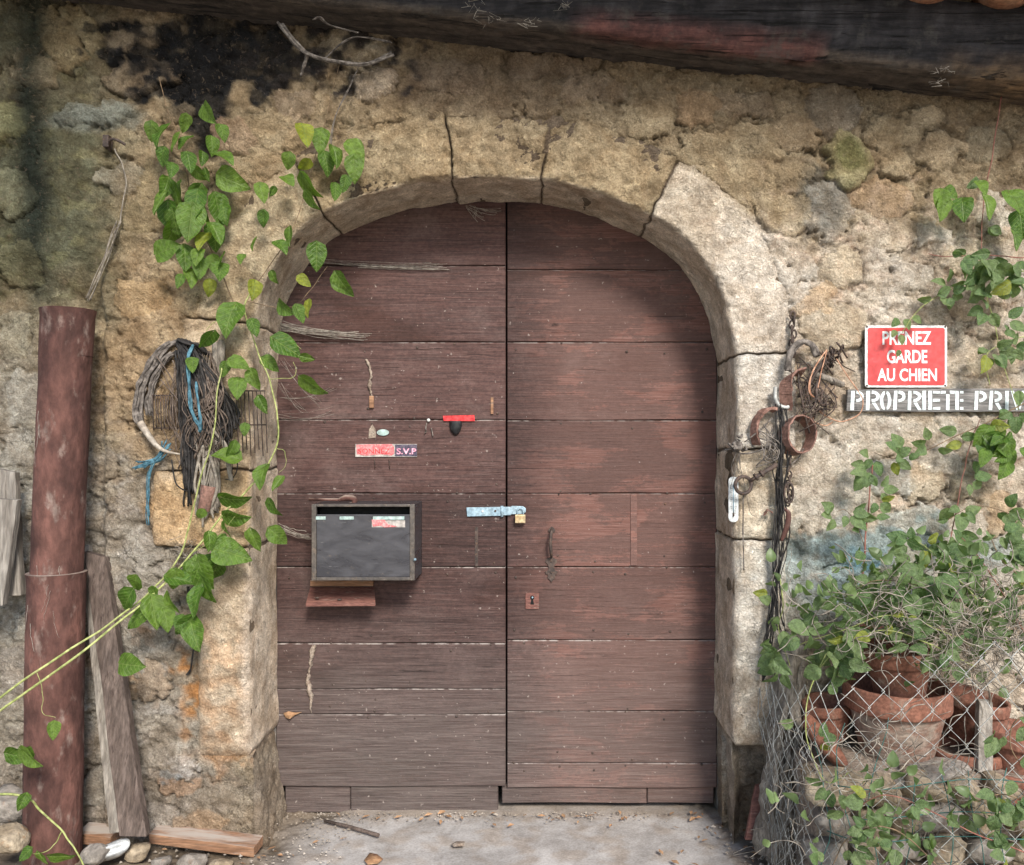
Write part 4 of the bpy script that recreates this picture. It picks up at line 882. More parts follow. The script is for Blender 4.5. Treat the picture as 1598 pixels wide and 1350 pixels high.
def mud(pts, rs, label):
    c = cr([dpt(a, c_, .003) for a, c_ in pts], 7); n = len(c); r = [float(np.interp(i, np.linspace(0, n - 1, len(rs)), rs)) for i in range(n)]
    b = MB(); b.tube(c, r, 8); tag(b.build('mud_streak', M_MUD, noise=(.006, .014)), label, 'mud tube', 'wasp mud streaks on the left leaf')
mud([(490, 1006), (487, 1020), (484, 1040), (482, 1052), (481, 1062), (483, 1075), (485, 1090), (486, 1114)], [.006, .010, .006, .005, .007, .009, .011, .005, .002], 'long dried mud streak low on the left door leaf')
mud([(572, 562), (577, 575), (578, 590), (577, 602), (579, 612), (580, 620)], [.003, .005, .004, .006, .004, .002], 'short dried mud streak high on the left door leaf')
# cobwebs: fine sagging threads
def web(name, segs, label, Y, r=.0007, sag=8, n=14, fan=6, seed=0):
    b = MB(); rw = random.Random(seed)
    for (ax, ay, cx_, cy_) in segs:
        for k in range(fan):
            q0 = (ax + rw.uniform(-5, 5), ay + rw.uniform(-4, 4)); q1 = (cx_ + rw.uniform(-9, 9), cy_ + rw.uniform(-7, 7)); s_ = sag * rw.uniform(.3, 1.3)
            pp = [P(q0[0] + (q1[0] - q0[0]) * t + rw.uniform(-.6, .6), q0[1] + (q1[1] - q0[1]) * t + s_ * 4 * t * (1 - t) * .5 + rw.uniform(-.6, .6), Y - .01 * rw.random()) for t in np.linspace(0, 1, n)]
            b.tube(pp, r * rw.uniform(.6, 1.4), 3, False)
    return tag(b.build(name, M_WEB), label, 'cobweb', 'cobwebs on the old door')
web('cobweb', [(437, 503, 576, 524), (437, 508, 520, 520), (437, 512, 560, 522)], 'dusty grey cobweb strung from the left jamb across the upper planks', YD - .02, .0009, 9, 16, 9, 1)
web('cobweb', [(438, 560, 500, 630), (440, 620, 520, 610), (436, 600, 470, 640), (436, 650, 520, 640)], 'cobweb threads across the left leaf beside the hanging vine', YD - .03, .0005, 14, 14, 4, 2)
web('cobweb', [(730, 322, 748, 345), (742, 322, 745, 340), (735, 322, 780, 330)], 'small cobweb under the keystone at the top of the door', YD - .01, .0007, 5, 10, 5, 3)
web('cobweb', [(500, 408, 700, 417), (560, 414, 680, 416)], 'cobweb hanging along the top joint of the left leaf', YD - .006, .0008, 4, 18, 6, 4)
web('cobweb', [(436, 820, 484, 835), (440, 828, 486, 836)], 'cobweb between the left jamb and the letter box', YD - .03, .0008, 6, 12, 5, 5)
# dry leaf caught on the door
def flat_leaf(name, pts, label, cat, mat, bend=.004):
    c = sum((Vector(p) for p in pts), Vector()) / len(pts); b = MB(); n = len(pts)
    up = [c + Vector((0, -bend, bend))] + [Vector(p) for p in pts]; dn = [p + Vector((0, .0012, -.0012)) for p in up]
    fs = [(0, i + 1, (i + 1) % n + 1) for i in range(n)] + [(n + 1, n + 1 + (i + 1) % n + 1, n + 1 + i + 1) for i in range(n)] + [(i + 1, n + 2 + i, n + 2 + (i + 1) % n, (i + 1) % n + 1) for i in range(n)]
    b.add(up + dn, fs); return tag(b.build(name, mat), label, cat)
flat_leaf('dry_leaf', [dpt(442, 1113, .012), dpt(450, 1110, .02), dpt(462, 1112, .012), dpt(471, 1111, .008), dpt(460, 1116, .012), dpt(452, 1122, .02), dpt(446, 1120, .012)], 'curled dry leaf caught low on the left edge of the door', 'leaf', M_DRYL)
# ------------------------------------------------------------------ signs on the right
sg = thing('warning_sign', 'red metal sign with white lettering PRENEZ GARDE AU CHIEN on the wall', 'sign', P(1414, 555, -.03))
def rrect(px0, py0, px1, py1, r, Y, n=5):
    out = []
    for (cx_, cy_, a0) in ((px1 - r, py0 + r, -90), (px1 - r, py1 - r, 0), (px0 + r, py1 - r, 90), (px0 + r, py0 + r, 180)):
        for k in range(n + 1): a = R(a0 + 90 * k / n); out.append(P(cx_ + r * math.cos(a), cy_ + r * math.sin(a), Y))
    return out
SY = -.034
a = rrect(1350, 508, 1478, 604.5, 4, SY); MB().quadprism(a, [v + Vector((0, .003, 0)) for v in a]).build('sign_plate', M_WHITE, sg)
a = rrect(1354, 511.5, 1474.5, 601.5, 4, SY - .0008); MB().quadprism(a, [v + Vector((0, .0007, 0)) for v in a]).build('red_field', M_SIGNRED, sg)
for body, xa, xb, ya, yb in (('PRENEZ', 1377, 1453, 517, 538), ('GARDE', 1384, 1447, 546, 567), ('AU CHIEN', 1369, 1462, 575, 595)):
    o0 = P(xa, yb, SY - .0008); text_mesh(body, (yb - ya) * (D0 + SY) / F, (xb - xa) * (D0 + SY) / F, M_LETTER, sg, o0, thick=.0006, bold=.022)
for (a, c) in ((1353, 510), (1475, 510), (1353, 602), (1475, 602)): MB().lathe([(.0001, .003), (.003, .002), (.004, 0)], P(a, c, SY), 8, Matrix.Rotation(R(90), 3, 'X')).build('fixing_nail', M_IRON, sg)
pb = thing('name_board', 'weathered grey board with white stencilled lettering PROPRIETE PRIV', 'sign', P(1460, 624, -.03))
BY = -.036
a = [P(1323, 608, BY), P(1420, 606.5, BY), P(1612, 606, BY), P(1612, 642, BY), P(1470, 643, BY), P(1321, 641.5, BY)]
MB().quadprism(a, [v + Vector((0, .018, 0)) for v in a]).build('board', M_SIGNW, pb, bevel=.002)
def stencil(ch, px, w_, y0=610, y1=640.0):
    """letters built of separate stencil strokes, in photo pixels"""
    h = y1 - y0; st = 5.4; out = []
    X_ = lambda t: px + t * w_; Y_ = lambda t: y0 + t * h
    bar = lambda xa, ya, xb, yb: out.append([(xa, ya), (xb, ya), (xb, yb), (xa, yb)])
    def arc(cx_, cy_, rx, ry, a0, a1, th=st, n=9):
        o_ = [(cx_ + rx * math.cos(R(t)), cy_ + ry * math.sin(R(t))) for t in np.linspace(a0, a1, n)]; i_ = [(cx_ + (rx - th) * math.cos(R(t)), cy_ + (ry - th * .85) * math.sin(R(t))) for t in np.linspace(a1, a0, n)]
        out.append(o_ + i_)
    if ch in 'PR':
        out.append([(X_(0) + 1.5, y0), (X_(0) + 1.5 + st, y0), (X_(0) + st, y1), (X_(0), y1)])
        arc(X_(.42), Y_(.29), w_ * .58, h * .30, -88, 88)
        if ch == 'R': out.append([(X_(.45), Y_(.64)), (X_(.45) + st, Y_(.62)), (X_(1.02), y1), (X_(1.02) - st, y1)])
    elif ch == 'O':
        arc(X_(.46), Y_(.5), w_ * .46, h * .5, 97, 263); arc(X_(.54), Y_(.5), w_ * .46, h * .5, -83, 83)
    elif ch == 'I': bar(X_(.2), y0, X_(.2) + st, y1)
    elif ch == 'E':
        bar(X_(0), y0, X_(0) + st, y1)
        for yy in (0, .42, .85): bar(X_(0) + st + 1.6, Y_(yy), X_(.95), Y_(yy) + st * .75)
    elif ch == 'T':
        bar(X_(.5) - st / 2, y0 + st, X_(.5) + st / 2, y1); bar(X_(0), y0, X_(.5) - st / 2 - .8, y0 + st * .8); bar(X_(.5) + st / 2 + .8, y0, X_(1), y0 + st * .8)
    elif ch == 'V':
        out.append([(X_(0), y0), (X_(0) + st, y0), (X_(.5) + 1, y1 - 1), (X_(.5) - 2.5, y1)]); out.append([(X_(1) - st, y0), (X_(1), y0), (X_(.5) + 3.5, y1), (X_(.5) + 2, y1 - 3)])
    return out
for ch, px, w_ in (('P', 1327, 21), ('R', 1351, 22), ('O', 1373, 18), ('P', 1393.5, 20), ('R', 1416, 22), ('I', 1438, 8), ('E', 1449, 19), ('T', 1468, 22), ('E', 1491, 13), ('P', 1520, 20), ('R', 1543, 21), ('I', 1567, 8), ('V', 1577, 23)):
    b = MB()
    for poly in stencil(ch, px, w_): b.quadprism([P(x, y, BY - .0012) for x, y in poly], [P(x, y, BY + .0002) for x, y in poly])
    b.build('stencil_letter', M_STENCIL, pb, noise=(.0012, .02))
# thermometer on the right jamb
th = thing('thermometer', 'white thermometer with fine black scale hung on the right jamb', 'thermometer', P(1144, 780, -.03))
TY = -.030
a = rrect(1137, 744, 1152.5, 815, 7, TY); MB().quadprism(a, [v + Vector((0, .006, 0)) for v in a]).build('case', M_PALE, th, bevel=.001)
MB().tube([P(1144.8, 756, TY - .002), P(1144.8, 804, TY - .002)], .0016, 6).build('glass_tube', M_STEEL, th); MB().tube([P(1144.8, 800, TY - .002), P(1144.8, 806, TY - .002)], .0034, 8).build('bulb', M_IRON, th)
b = MB()
for k in range(17):
    y = 757 + k * 2.8
    for sx in (-1, 1): q0, q1 = P(1144.8 + sx * 2.2, y, TY - .0004), P(1144.8 + sx * (4.8 if k % 4 == 0 else 3.8), y, TY - .0004); b.tube([q0, q1], .0007, 3)
b.build('scale_marks', M_BLACKP, th, 'stuff')
#---END-P3---
# ------------------------------------------------------------------ things hung on the left jamb
rv = random.Random(21)
def wpt(px, py, out=.04): return P(px, py, -out)
def strands(b, base, n, spread, r, jit=.006, cut=(0, 1), sides=4, out=.05, rnd=rv, lag=7):
    """several loose strands following a base path given in (px, py, out)"""
    c = cr([P(p[0], p[1], -(p[2] if len(p) > 2 else out)) for p in base], lag); m = len(c)
    for k in range(n):
        i0 = int(rnd.uniform(0, cut[0]) * m); i1 = m - int(rnd.uniform(0, 1 - cut[1]) * m)
        if i1 - i0 < 4: continue
        ox, oy, oz = rnd.uniform(-1, 1) * spread, rnd.uniform(-.5, .5) * spread, rnd.uniform(-.25, .25) * spread; ph = rnd.uniform(0, 50); pp = []
        for i in range(i0, i1):
            q = c[i]; pp.append(q + Vector((ox + jit * float(pn(i * .19 + ph, 1.7)), oy + jit * float(pn(i * .19 + ph, 7.7)), oz)))
        b.tube(pp, r * rnd.uniform(.7, 1.35), sides)
    return b
b = MB()
for base, n, sp, r in (([(279, 530), (258, 542), (240, 564), (226, 590), (218, 612), (214, 640), (219, 664)], 13, .013, .0042), ([(272, 548), (258, 562), (243, 586), (236, 606), (232, 628), (234, 650)], 9, .010, .0036)):
    strands(b, base, n, sp, r, .008, (.12, .9), 5, .03)
tag(b.build('straw_collar', M_GREYT, None, 'stuff'), 'frayed old straw horse collar arching left of the hanging string', 'collar'); bpy.data.objects['straw_collar']['kind'] = 'thing'
b = MB()
for k in range(46): strands(b, [(rv.uniform(282, 330), rv.uniform(534, 566), .06), (rv.uniform(280, 350), rv.uniform(590, 630), .11), (rv.uniform(286, 356), rv.uniform(640, 690), .09), (rv.uniform(276, 350), rv.uniform(690, 760), .05)], 1, .002, rv.uniform(.0012, .0032), .012, (.2, .7), 4)
for k in range(14): strands(b, [(rv.uniform(240, 290), rv.uniform(540, 600), .05), (rv.uniform(236, 300), rv.uniform(620, 660), .06), (rv.uniform(250, 320), rv.uniform(690, 730), .05)], 1, .002, rv.uniform(.0010, .002), .012, (.2, .7), 4)
tag(b.build('old_cord_tangle', M_BROWNT), 'loose tangle of brown old cords among the black strings on the left jamb', 'cord')
hc = cr([P(219, 660, -.05), P(228, 674, -.06), P(241, 692, -.065), P(258, 704, -.06), P(282, 709, -.05)], 8)
tag(MB().tube(hc, [.013 * (1 - i / len(hc)) ** .7 + .001 for i in range(len(hc))], 8).build('curved_horn', M_HORN), 'pale curved animal horn pointing right under the straw collar', 'horn')
def grille(px0, px1, py0, py1, n, label, lean=0.0, cross=(0.0, 1.0), grp='rusty wire grilles'):
    t = thing('wire_grille', label, 'grille', P((px0 + px1) / 2, py1, -.03), grp)
    for k in range(n):
        x = px0 + (px1 - px0) * k / (n - 1); MB().tube([P(x, py0, -.035), P(x + lean * .5 + .6 * math.sin(k * 2), (py0 + py1) / 2, -.038), P(x + lean, py1 - 5 * (k % 3), -.035)], .0021, 5).build('bar', M_IRON, t)
    for c_ in cross:
        y = py0 + (py1 - py0) * c_; MB().tube([P(px0 - 1 + lean * c_, y, -.032), P(px1 + 1 + lean * c_, y, -.032)], .0026, 5).build('cross_bar', M_IRON, t)
    return t
grille(238, 287, 616, 672, 13, 'small rusty wire grille inside the straw collar', 2, (0.02, .93))
grille(369, 413, 610, 712, 8, 'taller rusty wire grille beside the door edge, right of the black strings', 4, (0.0, .52))
b = MB()
for base, n, sp, r in (([(281, 532, .05), (284, 560, .08), (287, 600, .09), (290, 650, .08), (292, 700, .07), (296, 752, .06), (294, 790, .04)], 28, .020, .0034),
                       ([(286, 534, .05), (300, 560, .09), (312, 600, .10), (316, 650, .08), (318, 690, .06)], 34, .026, .0036),
                       ([(296, 548, .07), (318, 580, .10), (345, 612, .08), (360, 640, .06), (366, 668, .05)], 24, .020, .0034),
                       ([(300, 560, .08), (330, 610, .09), (350, 660, .07), (356, 700, .05)], 14, .016, .0032),
                       ([(282, 530, .04), (294, 536, .08), (308, 540, .08), (322, 556, .06)], 14, .014, .0042)):
    strands(b, base, n, sp, r, .010, (.15, .75), 4)
strands(b, [(268, 717, .05), (270, 735, .06), (276, 756, .06), (291, 766, .05), (303, 762, .04)], 1, .001, .0026, .002, (0, 1)); strands(b, [(371, 722, .05), (370, 735, .05), (362, 747, .05), (352, 748, .04)], 1, .001, .0022, .002, (0, 1))
for k in range(10): strands(b, [(rv.uniform(282, 350), rv.uniform(560, 640), .09), (rv.uniform(290, 360), rv.uniform(640, 690), .1), (rv.uniform(270, 370), rv.uniform(690, 740), .06)], 1, .001, .0015, .004, (0, 1))
tag(b.build('string_bundle', M_BLACKT), 'thick hanging bundle of black strings and wires on the left jamb', 'bundle')
b = MB()
for base, n, sp, r in (([(301, 537, .10), (293, 558, .12), (294, 590, .125), (296, 630, .12), (303, 652, .11), (311, 666, .1), (309, 676, .09)], 4, .006, .0038), ([(305, 596, .12), (309, 626, .125), (312, 650, .12), (311, 672, .1)], 2, .003, .0034)):
    strands(b, base, n, sp, r, .005, (.06, .95), 5)
for k in range(14): strands(b, [(262 + rv.uniform(-8, 8), 690 + rv.uniform(-8, 14), .05), (244, 716 + rv.uniform(-8, 6), .05), (212 + rv.uniform(-8, 14), 727 + rv.uniform(-7, 7), .04)], 1, .003, .0022, .006, (.1, .9))
strands(b, [(244, 716, .05), (233, 740, .04), (230, 780, .035), (231, 820, .03)], 4, .004, .0022, .006, (.1, .8))
tag(b.build('blue_twine', M_BLUE), 'faded blue baling twine looped through the black strings', 'twine')
b = MB()
strands(b, [(343, 531, .05), (344, 560, .06), (341, 590, .06), (338, 640, .05), (337, 700, .05), (337, 760, .04), (338, 800, .03)], 5, .012, .0085, .010, (.05, .95), 6)
strands(b, [(318, 545, .05), (324, 600, .07), (328, 660, .06), (322, 730, .05), (312, 800, .04)], 14, .018, .0038, .012, (.3, .6), 5)
tag(b.build('gnarled_vine_stem', M_BARK), 'gnarled grey dead stem hanging between the strings and the right grille', 'dead stem')
b = MB()
for k in range(7): strands(b, [(rv.uniform(302, 345), rv.uniform(672, 710), .07), (rv.uniform(304, 340), 760, .06), (rv.uniform(304, 336), rv.uniform(790, 830), .04)], 1, .003, .0045, .004, (0, 1), 6)
strands(b, [(330, 668, .08), (352, 700, .07), (360, 750, .05)], 3, .006, .005, .004, (0, 1), 6)
tag(b.build('dry_sticks', M_TWIG), 'dry broken sticks tied below the black strings', 'sticks')
b = MB(); b.lathe([(.020, 0), (.024, .045), (.026, .09), (.022, .09), (.019, .01), (.0001, .008)], P(318, 797, -.055), 16, Matrix.Rotation(R(12), 3, 'Y'))
tag(b.build('rusty_cup', M_LEATHER), 'rusty red metal cup hung below the dry sticks', 'cup')
b = MB(); strands(b, [(293, 915, .04), (295, 935, .04), (301, 965, .05), (303, 1000, .05), (298, 1040, .03), (292, 1053, .02)], 2, .002, .0026, .004, (0, 1)); tag(b.build('hanging_wire', M_BLACKT), 'thin black root hanging under the tuft on the left plaster', 'wire')
b = MB()
for k in range(70):
    a, c_ = rv.gauss(292, 14), rv.gauss(868, 14); strands(b, [(a, c_, .03), (a + rv.uniform(-9, 9), c_ + rv.uniform(-8, 8), .07), (a + rv.uniform(-14, 14), c_ + rv.uniform(-6, 16), .03)], 1, .003, .0011, .004, (0, 1), 3, lag=4)
tag(b.build('dead_tuft', M_TWIG), 'dead grey tuft of roots on the left jamb below the vine', 'dead tuft')
hk = MB(); hk.tube(cr([P(172, 236, -.0), P(171, 222, -.04), P(176, 217, -.06), P(186, 220, -.06), P(196, 226, -.05)], 4), .005, 7).box(P(168, 0).x, P(177, 0).x, -.035, -.005, P(0, 234).z, P(0, 216).z)
tag(hk.build('wall_hook', M_IRON), 'dark iron hook driven into the plaster at the upper left', 'hook')
b = MB(); strands(b, [(178, 232, .05), (190, 255, .035), (196, 290, .03), (190, 325, .03), (186, 350, .03), (172, 372, .03), (160, 420, .03), (140, 468, .04)], 1, .001, .0022, .004, (0, 1)); strands(b, [(186, 345, .03), (175, 375, .03), (158, 420, .03), (135, 470, .05)], 7, .009, .0016, .006, (.2, .9), 3)
tag(b.build('dead_tendril', M_TWIG), 'thin dead tendril hanging from the iron hook to the rusty pipe', 'tendril')
# pale root under the beam
b = MB()
strands(b, [(436, 36, .10), (455, 60, .10), (480, 84, .09), (520, 96, .08), (570, 100, .07), (612, 84, .06)], 6, .012, .0048, .01, (.05, .95), 5); strands(b, [(480, 84, .09), (474, 104, .07), (470, 118, .05)], 3, .008, .004, .006, (0, 1), 5)
strands(b, [(505, 92, .08), (540, 62, .10), (575, 58, .09), (610, 66, .07)], 3, .01, .0018, .008, (0, 1), 4); strands(b, [(560, 98, .07), (548, 130, .04), (520, 190, .03), (512, 270, .03)], 2, .003, .0016, .006, (0, 1), 4); strands(b, [(490, 30, .16), (500, 26, .16), (515, 38, .14), (560, 50, .12)], 3, .006, .0016, .006, (0, 1), 4)
tag(b.build('pale_root', M_GREYT), 'pale branching dead root clinging under the roof beam', 'root')
b = MB()
for px, py, s_ in ((745, 8, 20), (770, 28, 16), (830, 36, 12), (880, 10, 6), (1465, 128, 8), (1470, 112, 10)):
    for k in range(9):
        p = P(px + rv.gauss(0, s_ * .7), py + rv.gauss(0, s_ * .3), -.215); b.tube([p, p + Vector((rv.uniform(-.02, .02), -.004, rv.uniform(-.012, .012))), p + Vector((rv.uniform(-.03, .03), -.003, rv.uniform(-.02, .02)))], rv.uniform(.0003, .0009), 3)
tag(b.build('cobweb', M_WEB), 'dusty cobweb scraps stuck along the dark roof beam', 'cobweb')['kind'] = 'stuff'
# ------------------------------------------------------------------ things hung right of the door
def strap(b, pts, wd, th=.004, nrm=(0, -1, 0), lag=6):
    return b.strip(cr(pts, lag), nrm, wd, th)
ch2 = thing('iron_chain', 'rusty chain hanging below the leather hoop beside the black wires', 'chain', wpt(1232, 720))
for k in range(11):
    y = 712 + k * 7.2; c = wpt(1231 + 1.6 * math.sin(k * 1.7), y, .055 + .008 * (k % 2)); a = k * 1.5
    MB().tube([c + Vector((.0078 * math.cos(t) * math.cos(a), .0078 * math.cos(t) * math.sin(a) * .8, .0135 * math.sin(t))) for t in np.linspace(0, 2 * math.pi, 13)[:-1]], .0032, 6, False, True).build('link', M_IRON, ch2)
ch = thing('iron_chain', 'short rusty chain knotted round a nail right of the arch', 'chain', wpt(1238, 500))
for k in range(9):
    y = 492 + k * 7.4; x = 1237 + 2.2 * math.sin(k * 1.9); c = wpt(x, y, .03 + .008 * (k % 2)); a = k * 1.45
    ring = [c + Vector((.0085 * math.cos(t) * math.cos(a), .0085 * math.cos(t) * math.sin(a) * .8, .0145 * math.sin(t))) for t in np.linspace(0, 2 * math.pi, 15)[:-1]]
    MB().tube(ring, .0036, 6, False, True).build('link', M_IRON, ch)
def hoop(name, cx_, cy_, rx, ry, wd, th, label, mat, a0=0, a1=360, out=.06, tilt=.4, cat='hoop', grp=None, n=30):
    pts, nr = [], []
    for t in np.linspace(R(a0), R(a1), n):
        pts.append(P(cx_ + rx * math.cos(t), cy_ + ry * math.sin(t), -out + .03 * math.cos(t) * tilt)); nr.append(Vector((.45 * math.sin(tilt) * 1.2, -1, .25)))
    b = MB().strip(pts, nr, wd, th); return tag(b.build(name, mat, noise=(.004, .03)), label, cat, grp)
b = MB(); strands(b, [(1229, 578, .06), (1231, 558, .07), (1240, 540, .07), (1255, 533, .07), (1268, 540, .06), (1274, 556, .05)], 9, .011, .0062, .006, (.05, .95), 6)
tag(b.build('rope_loop', M_GREYT), 'thick frayed rope loop arching over the leather straps', 'rope')
b = MB(); strap(b, [wpt(1227, 640, .05), wpt(1226, 612, .075), wpt(1229, 594, .08), wpt(1238, 583, .075), wpt(1254, 580, .06)], .045, .006, (.55, -.6, .5)); tag(b.build('leather_strap', M_LEATHER, noise=(.004, .03)), 'wide bent red-brown strap under the rope loop', 'strap', 'old harness straps')
hoop('leather_hoop', 1244, 680, 22, 29, .055, .006, 'round red-brown leather hoop level with the name board', M_LEATHER, tilt=.9, grp='old harness straps', cat='strap')
b = MB(); strap(b, [wpt(1181, 694, .035), wpt(1177, 672, .05), wpt(1183, 650, .055), wpt(1196, 639, .055), wpt(1210, 640, .05)], .032, .010, (.5, -.8, .1)); tag(b.build('leather_strap', M_LEATHER, noise=(.004, .02)), 'narrow curled strap left of the black strings', 'strap', 'old harness straps')
b = MB(); b.tube(cr([wpt(1210, 604, .05), wpt(1210, 622, .055), wpt(1217, 633, .06), wpt(1228, 636, .06), wpt(1232, 628, .055)], 5), .0075, 8); tag(b.build('steel_shackle', M_WIRE), 'dull grey steel hook at the top of the black strings', 'hook')
b = MB()
strands(b, [(1216, 630, .06), (1218, 690, .08), (1214, 740, .07), (1215, 800, .06), (1210, 870, .06), (1206, 950, .06), (1196, 1010, .06), (1192, 1062, .05)], 9, .014, .0024, .014, (.1, .9), 4)
strands(b, [(1222, 636, .07), (1226, 700, .08), (1222, 760, .07), (1226, 840, .06), (1216, 900, .06), (1218, 960, .05), (1226, 1010, .05)], 6, .012, .0022, .014, (.1, .85), 4)
tag(b.build('string_bundle', M_BLACKT), 'long black wires hanging down past the thermometer to the right jamb foot', 'bundle')
b = MB(); strands(b, [(1140, 700, .03), (1160, 708, .05), (1190, 702, .06), (1221, 684, .07)], 2, .003, .0026, .004, (0, 1)); strands(b, [(1164, 690, .05), (1180, 676, .06), (1196, 664, .06), (1206, 652, .06)], 2, .004, .0014, .005, (0, 1))
for k in range(12): strands(b, [(rv.uniform(1180, 1215), rv.uniform(660, 690), .07), (rv.uniform(1190, 1220), rv.uniform(690, 715), .08), (rv.uniform(1180, 1225), rv.uniform(715, 735), .06)], 1, .002, .0022, .005, (0, 1), 4)
strands(b, [(1254, 700, .06), (1244, 716, .06), (1226, 728, .06), (1196, 730, .05)], 2, .002, .002, .004, (0, 1))
tag(b.build('cord_tangle', M_GREYT), 'tangled grey cords stretched between the knotted rag and the black wires', 'cord')
b = MB()
for k in range(26):
    a, c_ = rv.gauss(1152, 4), rv.gauss(692, 4); strands(b, [(a, c_, .05), (a + rv.uniform(-6, 6), c_ + 4, .07), (a + rv.uniform(-8, 5), c_ + rv.uniform(-4, 8), .05)], 1, .002, .0042, .004, (0, 1), 5, lag=4)
for k in range(7): strands(b, [(1152, 700, .05), (1152 + rv.uniform(-8, 8), 722, .055), (1150 + rv.uniform(-14, 16), rv.uniform(738, 766), .045)], 1, .002, .0012, .006, (0, 1), 3)
strands(b, [(1132, 702, .03), (1140, 700, .045), (1150, 694, .05)], 2, .002, .004, .003, (0, 1), 5)
tag(b.build('knotted_rag', M_GREYT), 'small knotted rag with hanging threads on a nail above the thermometer', 'rag')
rb = thing('ring_bolt', 'rusty iron ring bolt with round eye hanging beside the thermometer', 'ring bolt', wpt(1160, 757, .06))
c = wpt(1160, 757, .065); MB().tube([c + Vector((.030 * math.cos(t), .006 * math.cos(t), .030 * math.sin(t))) for t in np.linspace(0, 2 * math.pi, 28)[:-1]], .0066, 8, False, True).build('eye', M_IRON, rb)
MB().tube([wpt(1171, 750, .066), wpt(1180, 744.5, .068), wpt(1212, 725, .07)], [.0065, .007, .0095], 8).build('shank', M_IRON, rb)
for (a, c_) in ((1180, 744), (1189, 739)): MB().tube([wpt(a - 2, c_ + 1.2, .067), wpt(a + 1, c_ - .7, .067)], .0135, 10).build('collar', M_IRON, rb)
b = MB(); strands(b, [(1160, 772, .05), (1160, 800, .045), (1160, 840, .045), (1161, 890, .04)], 2, .0016, .0013, .002, (0, 1), 4); strands(b, [(1166, 775, .05), (1172, 800, .05), (1180, 806, .04)], 1, .001, .0008, .003, (0, 1), 3)
tag(b.build('hanging_wire', M_GREYT), 'straight thin wire hanging below the iron ring', 'wire')
b = MB(); b.tube([wpt(1231 + 7 * math.cos(t), 769 + 16 * math.sin(t), .07) for t in np.linspace(0, 2 * math.pi, 22)[:-1]], .0042, 7, False, True); tag(b.build('iron_link', M_IRON), 'open oval iron link on the wires below the leather hoop', 'link')
b = MB(); b.tube(cr([wpt(1222, 792, .06), wpt(1230, 800, .065), wpt(1229, 818, .065), wpt(1222, 838, .06), wpt(1219, 844, .055)], 6), [.004 + .006 * math.sin(i / 24 * 3.14) for i in range(25)], 8); tag(b.build('rusty_sickle_blade', M_RUST), 'small curved rusty blade low on the black wires', 'blade')
b = MB(); strap(b, [wpt(1191, 802, .04), wpt(1198, 796, .05), wpt(1206, 800, .055)], .02, .004); tag(b.build('leather_scrap', M_LEATHER, noise=(.004, .015)), 'small pinkish leather scrap left of the curved blade', 'scrap')
hoop('iron_hoop', 1287, 611, 14, 22, .012, .008, 'dark iron hoop hanging left of the red warning sign', M_IRON, 40, 330, .06, .6, 'hoop')
b = MB(); b.tube([wpt(1268, 583, .07), wpt(1290, 590, .075), wpt(1315, 601, .07)], [.010, .012, .011], 8); tag(b.build('wooden_peg', M_BARK, noise=(.003, .02)), 'short dark wooden peg through the straps left of the sign', 'peg')
b = MB()
for k in range(30):
    a, c_ = rv.gauss(1298, 9), rv.gauss(556, 8); strands(b, [(a, c_, .05), (a + rv.uniform(-9, 9), c_ + rv.uniform(-8, 8), .08), (a + rv.uniform(-12, 12), c_ + rv.uniform(0, 22), .05)], 1, .002, .003, .005, (0, 1), 4, lag=5)
for k in range(16):
    a, c_ = rv.gauss(1284, 10), rv.gauss(632, 9); strands(b, [(a, c_, .05), (a + rv.uniform(-9, 9), c_ + rv.uniform(-9, 9), .07), (a + rv.uniform(-12, 12), c_ + rv.uniform(-10, 10), .04)], 1, .002, .0026, .005, (0, 1), 4, lag=5)
strands(b, [(1246, 620, .06), (1268, 590, .08), (1290, 556, .07), (1300, 545, .05)], 3, .005, .004, .006, (0, 1), 5); strands(b, [(1300, 556, .06), (1318, 572, .05), (1334, 580, .04)], 2, .003, .0014, .003, (0, 1), 3)
for k in range(22): strands(b, [(rv.uniform(1232, 1300), rv.uniform(545, 600), .05), (rv.uniform(1240, 1310), rv.uniform(590, 640), .085), (rv.uniform(1225, 1300), rv.uniform(630, 690), .06)], 1, .002, rv.uniform(.0012, .0032), .014, (.2, .7), 4)
tag(b.build('rusty_wire_knot', M_IRON), 'knot of dark rusty wire between the rope loop and the warning sign', 'wire')
b = MB(); strands(b, [(1289, 546, .08), (1275, 566, .09), (1264, 588, .09), (1262, 612, .085), (1272, 622, .07)], 2, .003, .002, .003, (0, 1), 5); strands(b, [(1290, 548, .085), (1281, 580, .085), (1276, 606, .08)], 1, .001, .002, .002, (0, 1), 5)
strands(b, [(1306, 560, .08), (1318, 580, .08), (1334, 603, .075), (1347, 624, .07), (1341, 646, .06), (1314, 658, .06), (1290, 650, .06), (1278, 640, .06)], 1, .001, .0024, .002, (0, 1), 5); strands(b, [(1272, 644, .05), (1268, 655, .05), (1278, 662, .05), (1290, 664, .05), (1300, 658, .05)], 1, .001, .002, .002, (0, 1), 5)
tag(b.build('orange_twine', M_ORANGET), 'loose loop of orange twine hanging in front of the name board', 'twine')
